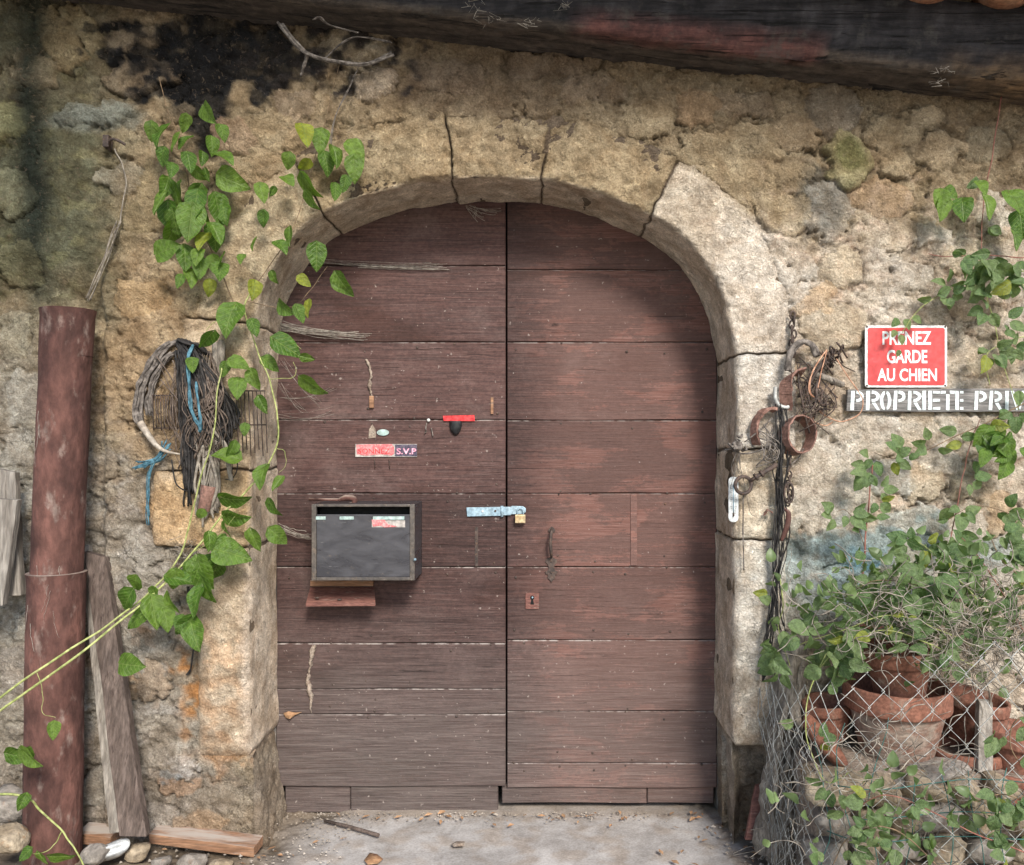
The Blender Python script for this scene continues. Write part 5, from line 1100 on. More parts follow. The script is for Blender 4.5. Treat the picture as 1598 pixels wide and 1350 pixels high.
# ------------------------------------------------------------------ pipe, boards and rubbish along the left
pp = thing('rusty_pipe', 'big rusty iron pipe standing against the wall at the far left', 'pipe', (P(86, 0, -.12).x, -.12, 0))
def tubeN(b, axis, rad, n, dent=.0, seed=0, hollow=False):
    V_ = []; m = len(axis)
    for i, c in enumerate(axis):
        for k in range(n):
            a = 2 * math.pi * k / n; r = rad[i] * (1 + dent * float(fbm(math.cos(a) * 1.3 + seed, math.sin(a) * 1.3, i * .16, 2)))
            V_.append(c + Vector((r * math.cos(a), r * math.sin(a), 0)))
    b.add(V_, [tuple(int(q) for q in f) for f in ((i*n+k, i*n+(k+1) % n, (i+1)*n+(k+1) % n, (i+1)*n+k) for i in range(m-1) for k in range(n))]); return b
def pipe_c(py): return P(np.interp(py, [470, 900, 1345], [107, 88, 82]), py, -.125)
def pipe_r(py): return float(np.interp(py, [470, 620, 900, 905, 1345], [.084, .082, .082, .092, .090]))
ys = np.linspace(484, 897, 40); b = MB(); tubeN(b, [pipe_c(y) for y in ys], [pipe_r(min(y, 898)) * 1.0 + (.004 if y < 492 else 0) for y in ys], 30, .03, 1); tubeN(b, [pipe_c(y) for y in ys[:8]], [pipe_r(y) - .008 for y in ys[:8]], 30, .03, 1)
o0 = b.build('upper_pipe', M_RUST, pp)
b = MB(); c0 = pipe_c(484); MB().lathe([(.078, -.16), (.0001, -.16)], c0, 24).build('pipe_inside', M_SLOT, pp)
ys = np.linspace(893, 1352, 40); b = MB(); tubeN(b, [pipe_c(y) for y in ys], [.091 + (.004 if y < 902 else 0) for y in ys], 30, .025, 5); b.lathe([(.095, 0), (.080, .002)], pipe_c(893), 30).build('lower_pipe', M_RUST, pp)
b = MB()
for k in range(12):
    y = rv.uniform(560, 1200); a = rv.uniform(-2.6, -.5); r = pipe_r(y) * 1.02 + .002; pts = []
    for i in range(8):
        yy = y + i * 6.0; aa = a + .03 * rv.uniform(-1, 1) + .004 * i * i * (-1) ** k; c = pipe_c(yy); pts.append(c + Vector((r * math.cos(aa), r * math.sin(aa), 0)))
    b.tube(pts, rv.uniform(.0004, .0009), 3)
b.build('dusty_streaks', M_WEB, pp, 'stuff')
def board(name, pts, depth, mat, label, grp=None, noise=(.004, .12), bev=.003, cat='plank'):
    """long board: front-face corners in (px, py, Y); split along its length so that the faces can weather"""
    f = [P(a, c, y) for a, c, y in pts]; n = 14; b = MB(); V_ = []
    for i in range(n + 1):
        t = i / n; l_, r_ = f[0].lerp(f[3], t), f[1].lerp(f[2], t); V_ += [l_, r_, r_ + Vector((0, depth, 0)), l_ + Vector((0, depth, 0))]
    fs = [(i*4+k, i*4+(k+1) % 4, i*4+4+(k+1) % 4, i*4+4+k) for i in range(n) for k in range(4)] + [(3, 2, 1, 0), (n*4, n*4+1, n*4+2, n*4+3)]
    b.add(V_, fs, False); o = b.build(name, mat, bevel=bev, noise=noise); return tag(o, label, cat, grp)
board('wooden_post', [(132, 860, -.02), (163, 870, -.02), (228, 1306, -.20), (186, 1306, -.20)], .035, M_BROWNW, 'old brown wooden post leaning against the wall right of the rusty pipe', cat='post')
board('wooden_lath', [(124, 850, .03), (140, 850, .03), (196, 1300, -.12), (170, 1300, -.12)], .02, M_GREYW, 'darker narrow lath leaning behind the brown post', cat='lath')
board('grey_plank', [(-16, 778, -.14), (27, 780, -.14), (4, 945, -.16), (-60, 945, -.16)], .03, M_GREYW, 'front grey plank leaning at the left edge of the view', 'grey planks at the left edge', bev=.002)
board('grey_plank', [(-6, 732, -.07), (23, 738, -.07), (32, 930, -.09), (-4, 930, -.09)], .03, M_GREYW, 'rear grey plank with a square top at the left edge', 'grey planks at the left edge', bev=.002)
for k, (p0, p1, w_, lab) in enumerate((((232, 1308), (396, 1330), .0, 'orange brown plank lying on the ground before the left footing'), ((118, 1308), (172, 1314), .0, 'short end of an orange plank on the ground beside the post'))):
    y0 = -.06 if k == 0 else -.05; t = [P(p0[0], p0[1], y0), P(p1[0], p1[1], y0 - .02)]; d_ = Vector((.01, .07, .012)); up = Vector((0, 0, .034))
    A = [t[0] - up * .55, t[1] - up * .55, t[1] - up * .55 + d_, t[0] - up * .55 + d_]; MBk = MB().quadprism([v + up for v in A], A); tag(MBk.build('orange_plank', M_ORANGEW, bevel=.002), lab, 'plank', 'orange planks on the ground')
# rocks: rough rounded blocks
def rock(name, c, size, mat, parent=None, seed=0, sub=3, box=.55, rotz=0, amp=.16):
    bm = bmesh.new(); bmesh.ops.create_icosphere(bm, subdivisions=sub, radius=1)
    A = np.array([tuple(v.co) for v in bm.verts]); m = np.abs(A).max(1, keepdims=True); A = A * (1 - box) + (A / m) * box * .82
    r_ = 1 + amp * fbm(A[:, 0] * 1.1 + seed, A[:, 1] * 1.1, A[:, 2] * 1.1 + seed, 4, .55); A = A * r_[:, None] * np.array(size)
    rq = np.random.RandomState(int(abs(seed) * 97) % 99991); A = A / np.array(size)
    for _ in range(11):
        nn = rq.normal(size=3); nn /= np.linalg.norm(nn); dd = rq.uniform(.58, .86); ex = np.clip(A @ nn - dd, 0, None); A = A - ex[:, None] * nn * .93
    A = (A + .03 * fbm(A[:, 0] * 3.5 + seed, A[:, 1] * 3.5, A[:, 2] * 3.5, 3)[:, None] * A) * np.array(size) * 1.12
    Mx = Matrix.Rotation(rotz, 3, 'Z') @ Matrix.Rotation(.12 * math.sin(seed * 3), 3, 'Y'); off = orgof(parent)
    for v, q in zip(bm.verts, A): v.co = Mx @ Vector(q) + Vector(c) - off
    for f in bm.faces: f.smooth = True
    me = bpy.data.meshes.new(name); bm.to_mesh(me); bm.free(); return finish(bpy.data.objects.new(name, me), mat, parent)
for k, (px, py, Y, sz, lab, mt) in enumerate(((10, 1308, -.25, (.075, .05, .045), 'whitish broken stone at the lower left corner', M_ROCK), (20, 1255, -.10, (.07, .06, .06), 'grey stone behind the whitish one at the far left', M_ROCKG), (150, 1332, -.20, (.05, .04, .03), 'grey stone lying before the rusty pipe', M_ROCKG),
     (300, 1343, -.14, (.055, .035, .022), 'flat pale stone in front of the orange plank', M_ROCKG), (345, 1350, -.20, (.04, .03, .02), 'small pale stone at the lower edge near the plank end', M_ROCK), (215, 1330, -.12, (.04, .03, .03), 'small brown stone on the rubbish under the leaning post', M_ROCK), (250, 1346, -.20, (.035, .03, .02), 'round grey pebble among the rubbish', M_ROCKG))):
    tag(rock('loose_stone', P(px, py, Y), sz, mt, None, k * 2.3), lab, 'stone', 'loose stones at the lower left')
V_ = []; pl0 = [(118, 1336), (150, 1322), (196, 1306), (212, 1318), (196, 1340), (150, 1352)]
b = MB(); cx_, cy_ = 165, 1330; ringp = [P(a, c, -.17 - .01 * math.sin(i * 2.2)) for i, (a, c) in enumerate(pl0)]; mid = [P(cx_ + (a - cx_) * .5, cy_ + (c - cy_) * .5, -.20 - .025 * math.sin(i * 1.7)) for i, (a, c) in enumerate(pl0)]
n = len(pl0); vs2 = ringp + mid + [P(cx_, cy_, -.2)]; fs2 = [(i, (i+1) % n, n+(i+1) % n, n+i) for i in range(n)] + [(n+i, n+(i+1) % n, 2*n) for i in range(n)]
b.add(vs2, fs2); o = b.build('plastic_sheet', M_PLASTIC, noise=(.012, .03)); tag(o, 'crumpled clear plastic scrap on the ground beside the rusty pipe', 'plastic'); sm_ = o.modifiers.new('s', 'SUBSURF'); sm_.levels = 2; sm_.render_levels = 2; so_ = o.modifiers.new('t', 'SOLIDIFY'); so_.thickness = .0012
def ground_pt(px, py, h=0.0):               # where the sight line through a photo pixel meets the ground
    d = HC * F / (py - CY); return Vector(((px - CX) * d / F, d - D0, h))
flat_leaf('yellow_leaf', [ground_pt(150, 1348, .02), ground_pt(165, 1338, .03), ground_pt(192, 1333, .025), ground_pt(178, 1344, .025), ground_pt(160, 1352, .02)], 'yellow fallen leaf on the rubbish beside the plastic scrap', 'leaf', M_STEMG)
flat_leaf('dry_leaf', [ground_pt(568, 1345, .006), ground_pt(577, 1336, .012), ground_pt(588, 1338, .012), ground_pt(598, 1343, .006), ground_pt(590, 1352, .01), ground_pt(574, 1354, .01)], 'brown dry leaf on the concrete at the bottom edge of the view', 'leaf', M_DRYL)
b = MB(); b.tube([ground_pt(506, 1284, .008), ground_pt(545, 1294, .009), ground_pt(591, 1307, .008)], [.0055, .0065, .007], 6); tag(b.build('stick', M_BROWNW), 'short brown stick lying on the concrete before the left leaf', 'stick')
flat_leaf('wood_chip', [ground_pt(704, 1319, .004), ground_pt(712, 1316, .007), ground_pt(725, 1316, .007), ground_pt(724, 1323, .006), ground_pt(708, 1323, .004)], 'small brown chip on the concrete in front of the door gap', 'chip', M_MUD)
# grit along the threshold and in the corners
b = MB()
for k in range(800):
    q = rv.random()
    if q < .45: x, y = rv.uniform(-.98, .5), .27 - abs(rv.gauss(0, .035))
    elif q < .7: x, y = rv.gauss(-.85, .10), rv.uniform(-.25, .2)
    elif q < .85: x, y = rv.uniform(-1.75, -.85), rv.uniform(-.4, -.02)
    else: x, y = rv.gauss(.78, .10), rv.uniform(-.35, .15)
    s_ = rv.uniform(.0015, .006) * (1.6 if q > .7 else 1); c = Vector((x, y, s_ * .3)); p = [c + Vector((rv.uniform(.5, 1.4) * s_ * math.cos(a), rv.uniform(.5, 1.4) * s_ * math.sin(a), 0)) for a in (0, 1.6, 3.1, 4.7)]
    b.add(p + [c + Vector((0, 0, s_ * rv.uniform(.5, 1.1)))], [(0, 1, 4), (1, 2, 4), (2, 3, 4), (3, 0, 4)], False)
o = b.build('grit', M_CHIP, None, 'stuff'); o['label'] = 'grit and stone chips along the door threshold'; o['category'] = 'gravel'
b = MB(); rq = random.Random(8)
for k in range(90):
    q = rq.random()
    if q < .45: x, y = rq.uniform(-.95, .65), .26 - abs(rq.gauss(0, .05))
    elif q < .75: x, y = rq.gauss(-.95, .14), rq.uniform(-.3, .05)
    else: x, y = rq.gauss(.70, .10), rq.uniform(-.3, .15)
    L = rq.uniform(.008, .022); a = rq.uniform(0, 6.28); c = Vector((x, y, .006)); t = Vector((math.cos(a), math.sin(a), 0)); n_ = Vector((-t.y, t.x, 0)); up = Vector((0, 0, rq.uniform(.002, .009)))
    b.add([c - t * L, c + n_ * L * .4 + up, c + t * L + up * .4, c - n_ * L * .4 + up * .3, c + up * .2], [(0, 3, 4), (3, 2, 4), (2, 1, 4), (1, 0, 4)], False)
o = b.build('leaf_litter', M_DRYL, None, 'stuff'); o['label'] = 'scraps of dry leaf swept against the threshold and wall'; o['category'] = 'leaf litter'
#---END-P4---
# ------------------------------------------------------------------ low planter wall, pots and rubble at the lower right
rp_ = random.Random(77)
lw = thing('low_stone_wall', 'low rubble stone planter behind the wire netting, carrying the terracotta pots', 'wall', (P(1420, 0, -.4).x, -.4, 0))
PYF = -.44
b = MB(); x0, x1 = P(1262, 0, PYF).x, P(1760, 0, PYF).x; zt = P(0, 1208, PYF).z
b.box(x0 + .03, x1, PYF + .05, -.02, -.02, zt - .02).build('earth_core', M_MUD, lw, noise=(.02, .12), bevel=.01)
rows = ((1228, .048), (1276, .046), (1322, .044), (1364, .05))
for r_, (py, hz) in enumerate(rows):
    px = 1252 + (r_ % 2) * 14
    while px < 1690:
        w_ = rp_.uniform(40, 76); hw = w_ * .5 * (D0 + PYF) / F
        rock('stone', P(px + w_ / 2, py + rp_.uniform(-5, 5), PYF + .03 + rp_.uniform(-.02, .015)), (hw * 1.08, .075, hz * rp_.uniform(.85, 1.12)), rp_.choice((M_ROCK, M_ROCK, M_ROCKG)), lw, rp_.uniform(0, 60), 3, .8, rp_.uniform(-.3, .3), .2)
        px += w_ + 3
for (px, py, Y, sz, m) in ((1292, 1216, -.36, (.075, .08, .05), M_ROCK), (1438, 1205, -.36, (.15, .10, .022), M_ROCKG), (1330, 1222, -.42, (.05, .06, .045), M_ROCK)):
    rock('stone', P(px, py, Y), sz, m, lw, px * .1, 3, .7, .1, .14)
def pot_prof(r, h, rimh, rb, th=.012): return [(rb * .98, 0), (rb, .004), (r * .90, h - rimh), (r * .9, h - rimh + .001)], [(r * .90, h - rimh - .002), (r * .985, h - rimh), (r, h - rimh + .006), (r, h - .008), (r * .985, h), (r - th, h), (r - th * 1.3, h - .01), (rb - th * .4, .012), (.0001, .010)]
def pot(label, px, py, Y, r, h, rimh, rb, tilt=(0, 0), body=M_TERRA, rim=M_TERRA, cat='pot', grp='terracotta pots behind the netting'):
    t = thing('terracotta_pot', label, cat, P(px, py, Y), grp); M = Matrix.Rotation(R(tilt[0]), 3, 'Y') @ Matrix.Rotation(R(tilt[1]), 3, 'X')
    pb_, pr_ = pot_prof(r, h, rimh, rb); MB().lathe(pb_, P(px, py, Y), 40, M).build('pot_body', body, t, noise=(.0015, .05)); MB().lathe(pr_, P(px, py, Y), 40, M).build('rim', rim, t, noise=(.0015, .06)); return t
pot('largest terracotta pot, body whitened by limescale under a clean red rim', 1399, 1194, -.22, .170, .272, .076, .105, (0, 0), M_TERRAOLD, M_TERRA)
pot('smaller clean terracotta pot standing inside the largest one', 1404, 1090, -.22, .108, .165, .048, .078, (-2, 0))
pot('broken terracotta pot half hidden by leaves behind the small clean pot', 1366, 1030, -.10, .075, .11, .035, .055, (8, 0))
pot('dark shaded terracotta pot left of the largest pot', 1293, 1150, -.12, .085, .13, .035, .06, (-5, 4))
pot('terracotta pot lying tilted behind the wooden stake', 1510, 1150, -.14, .105, .15, .04, .08, (10, 6))
pot('low terracotta pot at the foot of the wooden stake', 1508, 1204, -.24, .120, .085, .036, .095, (0, 0))
pot('bright orange terracotta pot at the right edge, upper of its stack', 1590, 1200, -.30, .118, .130, .046, .085, (3, 0))
pot('orange terracotta pot at the right edge, lower of its stack', 1592, 1240, -.32, .125, .090, .03, .1, (0, 0))
sc_ = thing('plant_saucer', 'terracotta saucer tipped on edge at the left end of the planter', 'saucer', P(1287, 1160, -.30))
MB().lathe([(.0001, 0), (.085, 0), (.100, .026), (.093, .026), (.08, .009), (.0001, .009)], P(1280, 1160, -.30), 36, Matrix.Rotation(R(47), 3, 'Y') @ Matrix.Rotation(R(12), 3, 'X')).build('dish', M_TERRA, sc_)
q = [P(1562, 1242, -.44), P(1640, 1240, -.44), P(1640, 1256, -.44), P(1562, 1256, -.44)]; tag(MB().quadprism(q, [v + Vector((0, .2, 0)) for v in q]).build('clay_slab', M_TERRA, bevel=.004), 'flat orange clay slab under the right stack of pots', 'slab')
board('wooden_stake', [(1530, 1094, -.30), (1551, 1096, -.30), (1549, 1206, -.38), (1527, 1206, -.38)], .03, M_GREYW, 'short grey wooden stake standing among the right pots', cat='stake')
tk = thing('fence_post', 'grey gnarled stump holding the netting beside the right jamb', 'post', P(1215, 1320, -.10))
ax = cr([P(1214, 1335, -.14), P(1212, 1270, -.13), P(1220, 1190, -.10), P(1226, 1110, -.08), P(1236, 1020, -.05), P(1240, 985, -.04)], 10)
b = MB(); tubeN(b, ax, [.068 - .03 * i / len(ax) for i in range(len(ax))], 22, .4, 9); b.build('trunk', M_BARK, tk, noise=(.008, .03))
for k in range(4):
    b = MB(); strands(b, [(1210 + rp_.uniform(-24, 28), 1338, .2), (1216 + rp_.uniform(-22, 26), 1250, .19), (1226 + rp_.uniform(-18, 20), 1150, .15), (1238 + rp_.uniform(-10, 12), 1040, .09)], 1, .004, .009, .03, (0, 1), 6, rnd=rp_); b.build('root', M_BARK, tk)
board('wood_scrap', [(1180, 1228, -.06), (1194, 1226, -.06), (1178, 1312, -.10), (1162, 1312, -.10)], .02, M_REDW, 'red-brown wood scrap leaning at the foot of the right jamb', cat='wood scrap')
# ------------------------------------------------------------------ wire netting
PATH = [Vector(p) for p in ((.80, -.03, 0), (.795, -.16, 0), (.80, -.30, 0), (.835, -.46, 0), (.92, -.58, 0), (1.06, -.65, 0), (1.4, -.69, 0), (2.05, -.70, 0))]
pc = cr(PATH, 24); PL, PLs = resample([(p.x, p.y) for p in pc], .004)
TOPX = np.array([0, .15, .3, .45, .7, 1.0, 1.3, 1.9]); TOPZ = np.array([.60, .64, .68, .70, .78, .86, .92, .93])
def fpt(s, v, seed=0):                       # s along the path, v 0..1 up
    s = min(max(s, 0), PLs[-1]); x, y = np.interp(s, PLs, PL[:, 0]), np.interp(s, PLs, PL[:, 1]); h = np.interp(s, TOPX, TOPZ)
    n1, n2 = float(pn(s * 3.1 + seed, v * 2.2, 1.5)) + .35 * float(pn(s * 11 + seed, v * 8, 3.5)), float(pn(s * 3.4 + seed, v * 2.7, 8.5))
    return Vector((x + .035 * n1 + .02 * n2, y + .05 * n2 + (.10 * v * v if s > .2 else .02 * v), .012 + h * v + .015 * n1))
wf = thing('wire_netting', 'sagging diamond wire netting fencing in the pots and brambles', 'netting', (1.1, -.6, 0))
CW, CHh = .082, .047
for k in range(int(PLs[-1] / CW) + 1):
    s0 = k * CW; pts = []; rows_ = int(np.interp(s0, TOPX, TOPZ) / CHh)
    for j in range(rows_ + 1):
        s = s0 + (CW / 2 if (j % 2) else 0) + (.004 if j % 2 else -.004); h = np.interp(s, TOPX, TOPZ); pts.append(fpt(s, j * CHh / h) + Vector((0, .002 * (1 if j % 2 else -1), 0)))
    MB().tube(pts, .0014, 5).build('wire', M_WIRE, wf)
    pts2 = [];
    for j in range(rows_ + 1):
        s = s0 + (-CW / 2 if (j % 2) else 0) + (-.004 if j % 2 else .004); h = np.interp(max(s, 0), TOPX, TOPZ); pts2.append(fpt(s, j * CHh / h) + Vector((0, .003, 0)))
    MB().tube(pts2, .0014, 5).build('wire', M_WIRE, wf)
cn = thing('green_netting', 'torn green coated netting tangled behind the diamond wire', 'netting', (1.1, -.5, 0))
for (s0, s1, v0, v1) in ((.55, 1.9, .57, .50), (.62, 1.9, .46, .42), (.5, 1.85, .38, .36), (.6, 1.2, .22, .2)):
    MB().tube([fpt(s, v0 + (v1 - v0) * (s - s0) / (s1 - s0), 5) + Vector((0, .02, 0)) for s in np.linspace(s0, s1, 30)], .0017, 5).build('strand', M_GWIRE, cn)
for s0 in np.arange(.5, 1.7, .085):
    MB().tube([fpt(s0 + .02 * math.sin(v * 9 + s0 * 20), v, 5) + Vector((0, .02, 0)) for v in np.linspace(.02, .58 if s0 > .7 else .8, 18)], .0015, 5).build('strand', M_GWIRE, cn)
b = MB(); hx = .055                            # finer crumpled netting at the left end
for i in range(3, 11):
    for j in range(15):
        s, v = i * hx * .8 - .02, j * .052
        A = lambda ds, dv: fpt(max(s + ds * hx * .8 + .4 * hx * .8 * (j % 2), 0), v + dv, 11) + Vector((-.012 + .012 * float(pn(i * .5, j * .5, 2)), -.012, 0))
        b.tube([A(0, 0), A(0, .024)], .0009, 3, False); b.tube([A(0, .024), A(.5, .052)], .0009, 3, False); b.tube([A(0, .024), A(-.5, .052)], .0009, 3, False)
b.build('fine_mesh', M_WIRE, wf, 'stuff')
# ------------------------------------------------------------------ leaves
def leaf_mesh(name, mat, wid=.42, cord=.12, fold=.22, curl=.25, seed=0, serr=.0, ex=.62):
    nl, nw = 9, 6; rl = random.Random(seed); V_ = []
    for i in range(nl + 1):
        t = i / nl; w_ = wid * (math.sin(math.pi * min(1, t ** ex)) ** .8) * (1 - .15 * t) + .002
        if i == nl: w_ = .004
        for j in range(nw + 1):
            q = j / nw * 2 - 1; x = q * w_ * (1 + serr * rl.uniform(-1, 1) * (abs(q) == 1)); y = t - cord * abs(q) ** 1.5 * (1 - t) ** 2.2
            z = fold * abs(x) - curl * (t - .2) ** 2 + .035 * math.sin(9 * t + 2 * seed) * abs(q) + .02 * math.sin(5 * q + seed)
            V_.append((x, y, z))
    f = [tuple(int(k) for k in q) for q in gridfaces(nw + 1, nl + 1)]
    me = bpy.data.meshes.new(name); me.from_pydata(V_, [], f); me.polygons.foreach_set('use_smooth', [True] * len(f)); me.materials.append(mat); me.update(); return me
VLEAF = [leaf_mesh('vine_leaf_mesh', M_LEAFA, .40 + .05 * k % .1, .16, .18 + .1 * (k % 3), .15 + .25 * (k % 2), k, .05) for k in range(5)]
BLEAF = [leaf_mesh('bush_leaf_mesh', M_LEAFB, .34 + .04 * (k % 3), .02, .15 + .12 * (k % 2), .12 + .2 * (k % 3), 20 + k, .02, .78) for k in range(5)]
rl = random.Random(9)
def put_leaf(parent, me, base, L, ang, pitch=0.0, yaw=0.0, name='leaf', keep=False):
    """ang: direction of the tip in the picture, degrees clockwise from straight down; blade turned towards the viewer"""
    d = D0 + base.y; bu, bv = CX + base.x * F / d, CY - (base.z - HC) * F / d      # keep the sign and the name board readable
    if parent.name == 'climbing_vine.001' and not keep and ((1345 < bu < 1490 and 470 < bv < 610) or (1500 < bu < 1610 and 575 < bv < 645)): return None
    if parent.name.startswith('bramble_bush') and bu < 1185: return None
    a = R(ang); tip = Vector((-math.sin(a), 0, -math.cos(a))); nrm = Vector((0, -1, 0))
    M = Matrix((nrm.cross(tip) * -1 if False else tip.cross(nrm), tip, nrm)).transposed()
    M = Matrix.Rotation(R(yaw), 3, tip) @ Matrix.Rotation(R(-pitch), 3, tip.cross(nrm)) @ M
    o = bpy.data.objects.new(name, me); scn.collection.objects.link(o); o.parent = parent
    o.matrix_local = Matrix.Translation(base - orgof(parent)) @ M.to_4x4() @ Matrix.Diagonal((L, L, L, 1)); return o
def vine(label, org, name='climbing_vine', cat='vine', grp=None): return thing(name, label, cat, org, grp)
cv = vine('broad-leaved green climbing vine hanging over the left jamb and pipe', P(330, 700, -.08))
STEMPTS = []
def stem(parent, pts, r, mat, name='stem', jit=.004, out=.06):
    c = cr([P(p[0], p[1], -(p[2] if len(p) > 2 else out)) for p in pts], 9); n = len(c); ph = rl.uniform(0, 90)
    c = [p + Vector((jit * float(pn(i * .21 + ph, .5)), jit * float(pn(i * .21 + ph, 4.5)), jit * float(pn(i * .21 + ph, 9.5)))) for i, p in enumerate(c)]
    MB().tube(c, [r * (1 - .45 * i / n) for i in range(n)], 6).build(name, mat, parent); STEMPTS.extend(c); return c
stem(cv, [(-40, 1118, .40), (60, 1045, .36), (150, 988, .26), (215, 940, .16), (262, 895, .10), (288, 850, .08), (300, 800, .09), (318, 728, .13), (333, 680, .14), (338, 620, .14), (346, 575, .12)], .0042, M_STEMG)
stem(cv, [(-40, 1135, .40), (90, 1045, .34), (190, 968, .22), (262, 905, .12), (300, 862, .09), (352, 798, .08), (398, 752, .07), (430, 702, .08), (433, 650, .09), (420, 592, .10), (401, 545, .09), (382, 482, .07), (391, 455, .05)], .0044, M_STEMG)
stem(cv, [(375, 500, .06), (345, 420, .06), (318, 370, .07), (298, 310, .07), (286, 232, .06), (262, 170, .05), (248, 120, .03)], .0024, M_STEMB)
stem(cv, [(391, 455, .05), (430, 400, .05), (462, 345, .05), (482, 280, .05), (505, 200, .05), (520, 140, .04), (530, 100, .03)], .0016, M_STEMB)
stem(cv, [(385, 470, .06), (440, 480, .05), (470, 470, .06), (490, 445, .06), (510, 415, .05)], .0014, M_STEMB)
stem(cv, [(-30, 1240, .40), (35, 1242, .36), (62, 1264, .33), (96, 1296, .32), (120, 1330, .32), (140, 1368, .33)], .0042, M_STEMG)
stem(cv, [(96, 1296, .32), (88, 1315, .32), (68, 1330, .32), (52, 1332, .32)], .0018, M_STEMG)
stem(cv, [(432, 700, .08), (444, 705, .08), (445, 725, .08), (436, 738, .08)], .0012, M_STEMG)
stem(cv, [(58, 1050, .37), (68, 1085, .37), (66, 1110, .37), (85, 1120, .37)], .0011, M_STEMG)
for pts in ([(420, 592, .10), (452, 590, .11), (462, 582, .11), (458, 565, .11)], [(420, 545, .09), (446, 530, .1), (470, 545, .1)], [(360, 490, .06), (330, 505, .07), (322, 520, .08)], [(300, 862, .09), (340, 838, .1), (372, 800, .1)], [(262, 905, .12), (300, 900, .1), (325, 892, .1)], [(230, 935, .16), (246, 950, .15), (275, 968, .13), (300, 975, .12)], [(395, 755, .07), (412, 735, .08)]): stem(cv, pts, .0012, M_STEMG)
VL = [(290,180,36,-10),(258,300,40,10),(330,350,36,-15),(308,300,44,8),(276,346,44,0),(340,240,34,-30),(312,404,36,0),(506,240,36,-10),(540,276,34,8),(478,300,30,-20),(412,330,28,10),(237,192,28,10),(262,196,40,0),(318,166,46,-38),(298,214,42,5),(330,215,34,-10),(280,208,30,15),(316,238,30,10),(268,256,30,15),(282,284,40,15),(302,262,30,-25),(320,264,28,-10),(344,274,48,-62),(272,292,42,5),(262,318,40,0),(270,330,52,2),(300,322,62,6),(336,306,46,-30),(348,322,40,-12),(246,396,-48,-96),
 (322,366,36,0),(312,390,32,10),(332,400,40,-10),(350,396,32,-20),(345,412,28,0),(296,422,38,5),(284,430,26,15),(405,288,38,-12),(428,292,24,20),(444,276,32,-25),(472,272,40,-14),(472,196,36,-4),(452,240,28,10),(502,204,42,4),(520,230,46,0),(546,222,42,-28),(552,246,42,-8),(524,288,36,4),(400,372,26,-18),(432,378,40,-30),(452,356,34,-10),(494,382,46,4),
 (525,428,40,-26),(378,398,24,0),(398,440,28,10),(424,424,26,-10),(436,474,32,-62),(462,478,32,-30),(483,470,34,0),(466,432,26,-50),(482,250,26,25),(366,478,52,4),(332,518,44,22),(428,530,52,-62),(410,560,36,-55),(470,556,26,-70),(472,590,42,-42),(372,592,46,-6),(360,562,44,-70),(392,578,36,-20),(352,566,30,20),(382,662,26,0),(366,690,34,20),(372,716,54,96),(414,728,44,-12),(420,780,42,-32),(346,776,42,-80),(352,806,52,-96),
 (392,828,50,-12),(422,826,42,-40),(318,796,26,40),(350,815,30,10),(326,832,38,12),(346,836,34,-18),(338,858,50,-70),(308,872,50,-20),(312,896,54,-14),(262,900,48,-92),(302,878,36,40),(212,900,32,20),(206,922,48,35),(238,916,26,0),(236,934,46,-14),(262,926,36,-30),(314,918,44,-6),(228,958,50,55),(300,962,38,40),(298,972,48,-28),(274,890,40,10),(190,1036,46,-88),(330,868,34,10),(255,952,40,-5),
 (292,240,34,-8),(312,290,44,20),(262,280,40,25),(338,352,38,10),(288,386,40,0),(326,438,32,-8),(300,310,40,-20),(256,232,36,14),(344,196,34,-12),(404,620,34,-30),(392,500,34,-20),(300,560,24,0),(362,850,30,-30),(440,745,26,10),(340,880,40,15),(284,962,34,15)]
for (px, py, L, a) in VL:
    o_ = .10 + rl.uniform(-.025, .045)
    if 180 < px < 345 and py > 880: o_ = .16
    if px < 225 and py > 880: o_ = .20
    put_leaf(cv, rl.choice(VLEAF), P(px, py, -o_), abs(L) * rl.uniform(.72, 1.10) * (D0 - o_) / F, a + rl.uniform(-6, 6), rl.uniform(-40, 30), rl.uniform(-58, 58))
for (px, py, L, a, o_) in ((12,1176,34,-80,.36),(34,1170,40,-60,.37),(48,1168,26,10,.36),(84,1128,24,6,.37),(60,1330,22,-30,.32),(78,1336,34,-80,.33),(40,1240,24,30,.37),(48,1325,22,40,.32)): put_leaf(cv, rl.choice(VLEAF), P(px, py, -o_), L * 1.1 * (D0 - o_) / F, a, rl.uniform(-30, 10), rl.uniform(-40, 40))
pb = MB()
for ch in list(cv.children):
    if not ch.name.startswith('leaf'): continue
    q = ch.matrix_local.to_translation() + orgof(cv); j = min(STEMPTS, key=lambda t: (t - q).length)
    if .006 < (j - q).length < .22: m = j.lerp(q, .55) + Vector((0, -.012, .018)); pb.tube(cr([j, m, q], 4), .0009, 4, False)
pb.build('leaf_stalks', M_STEMG, cv, 'stuff')
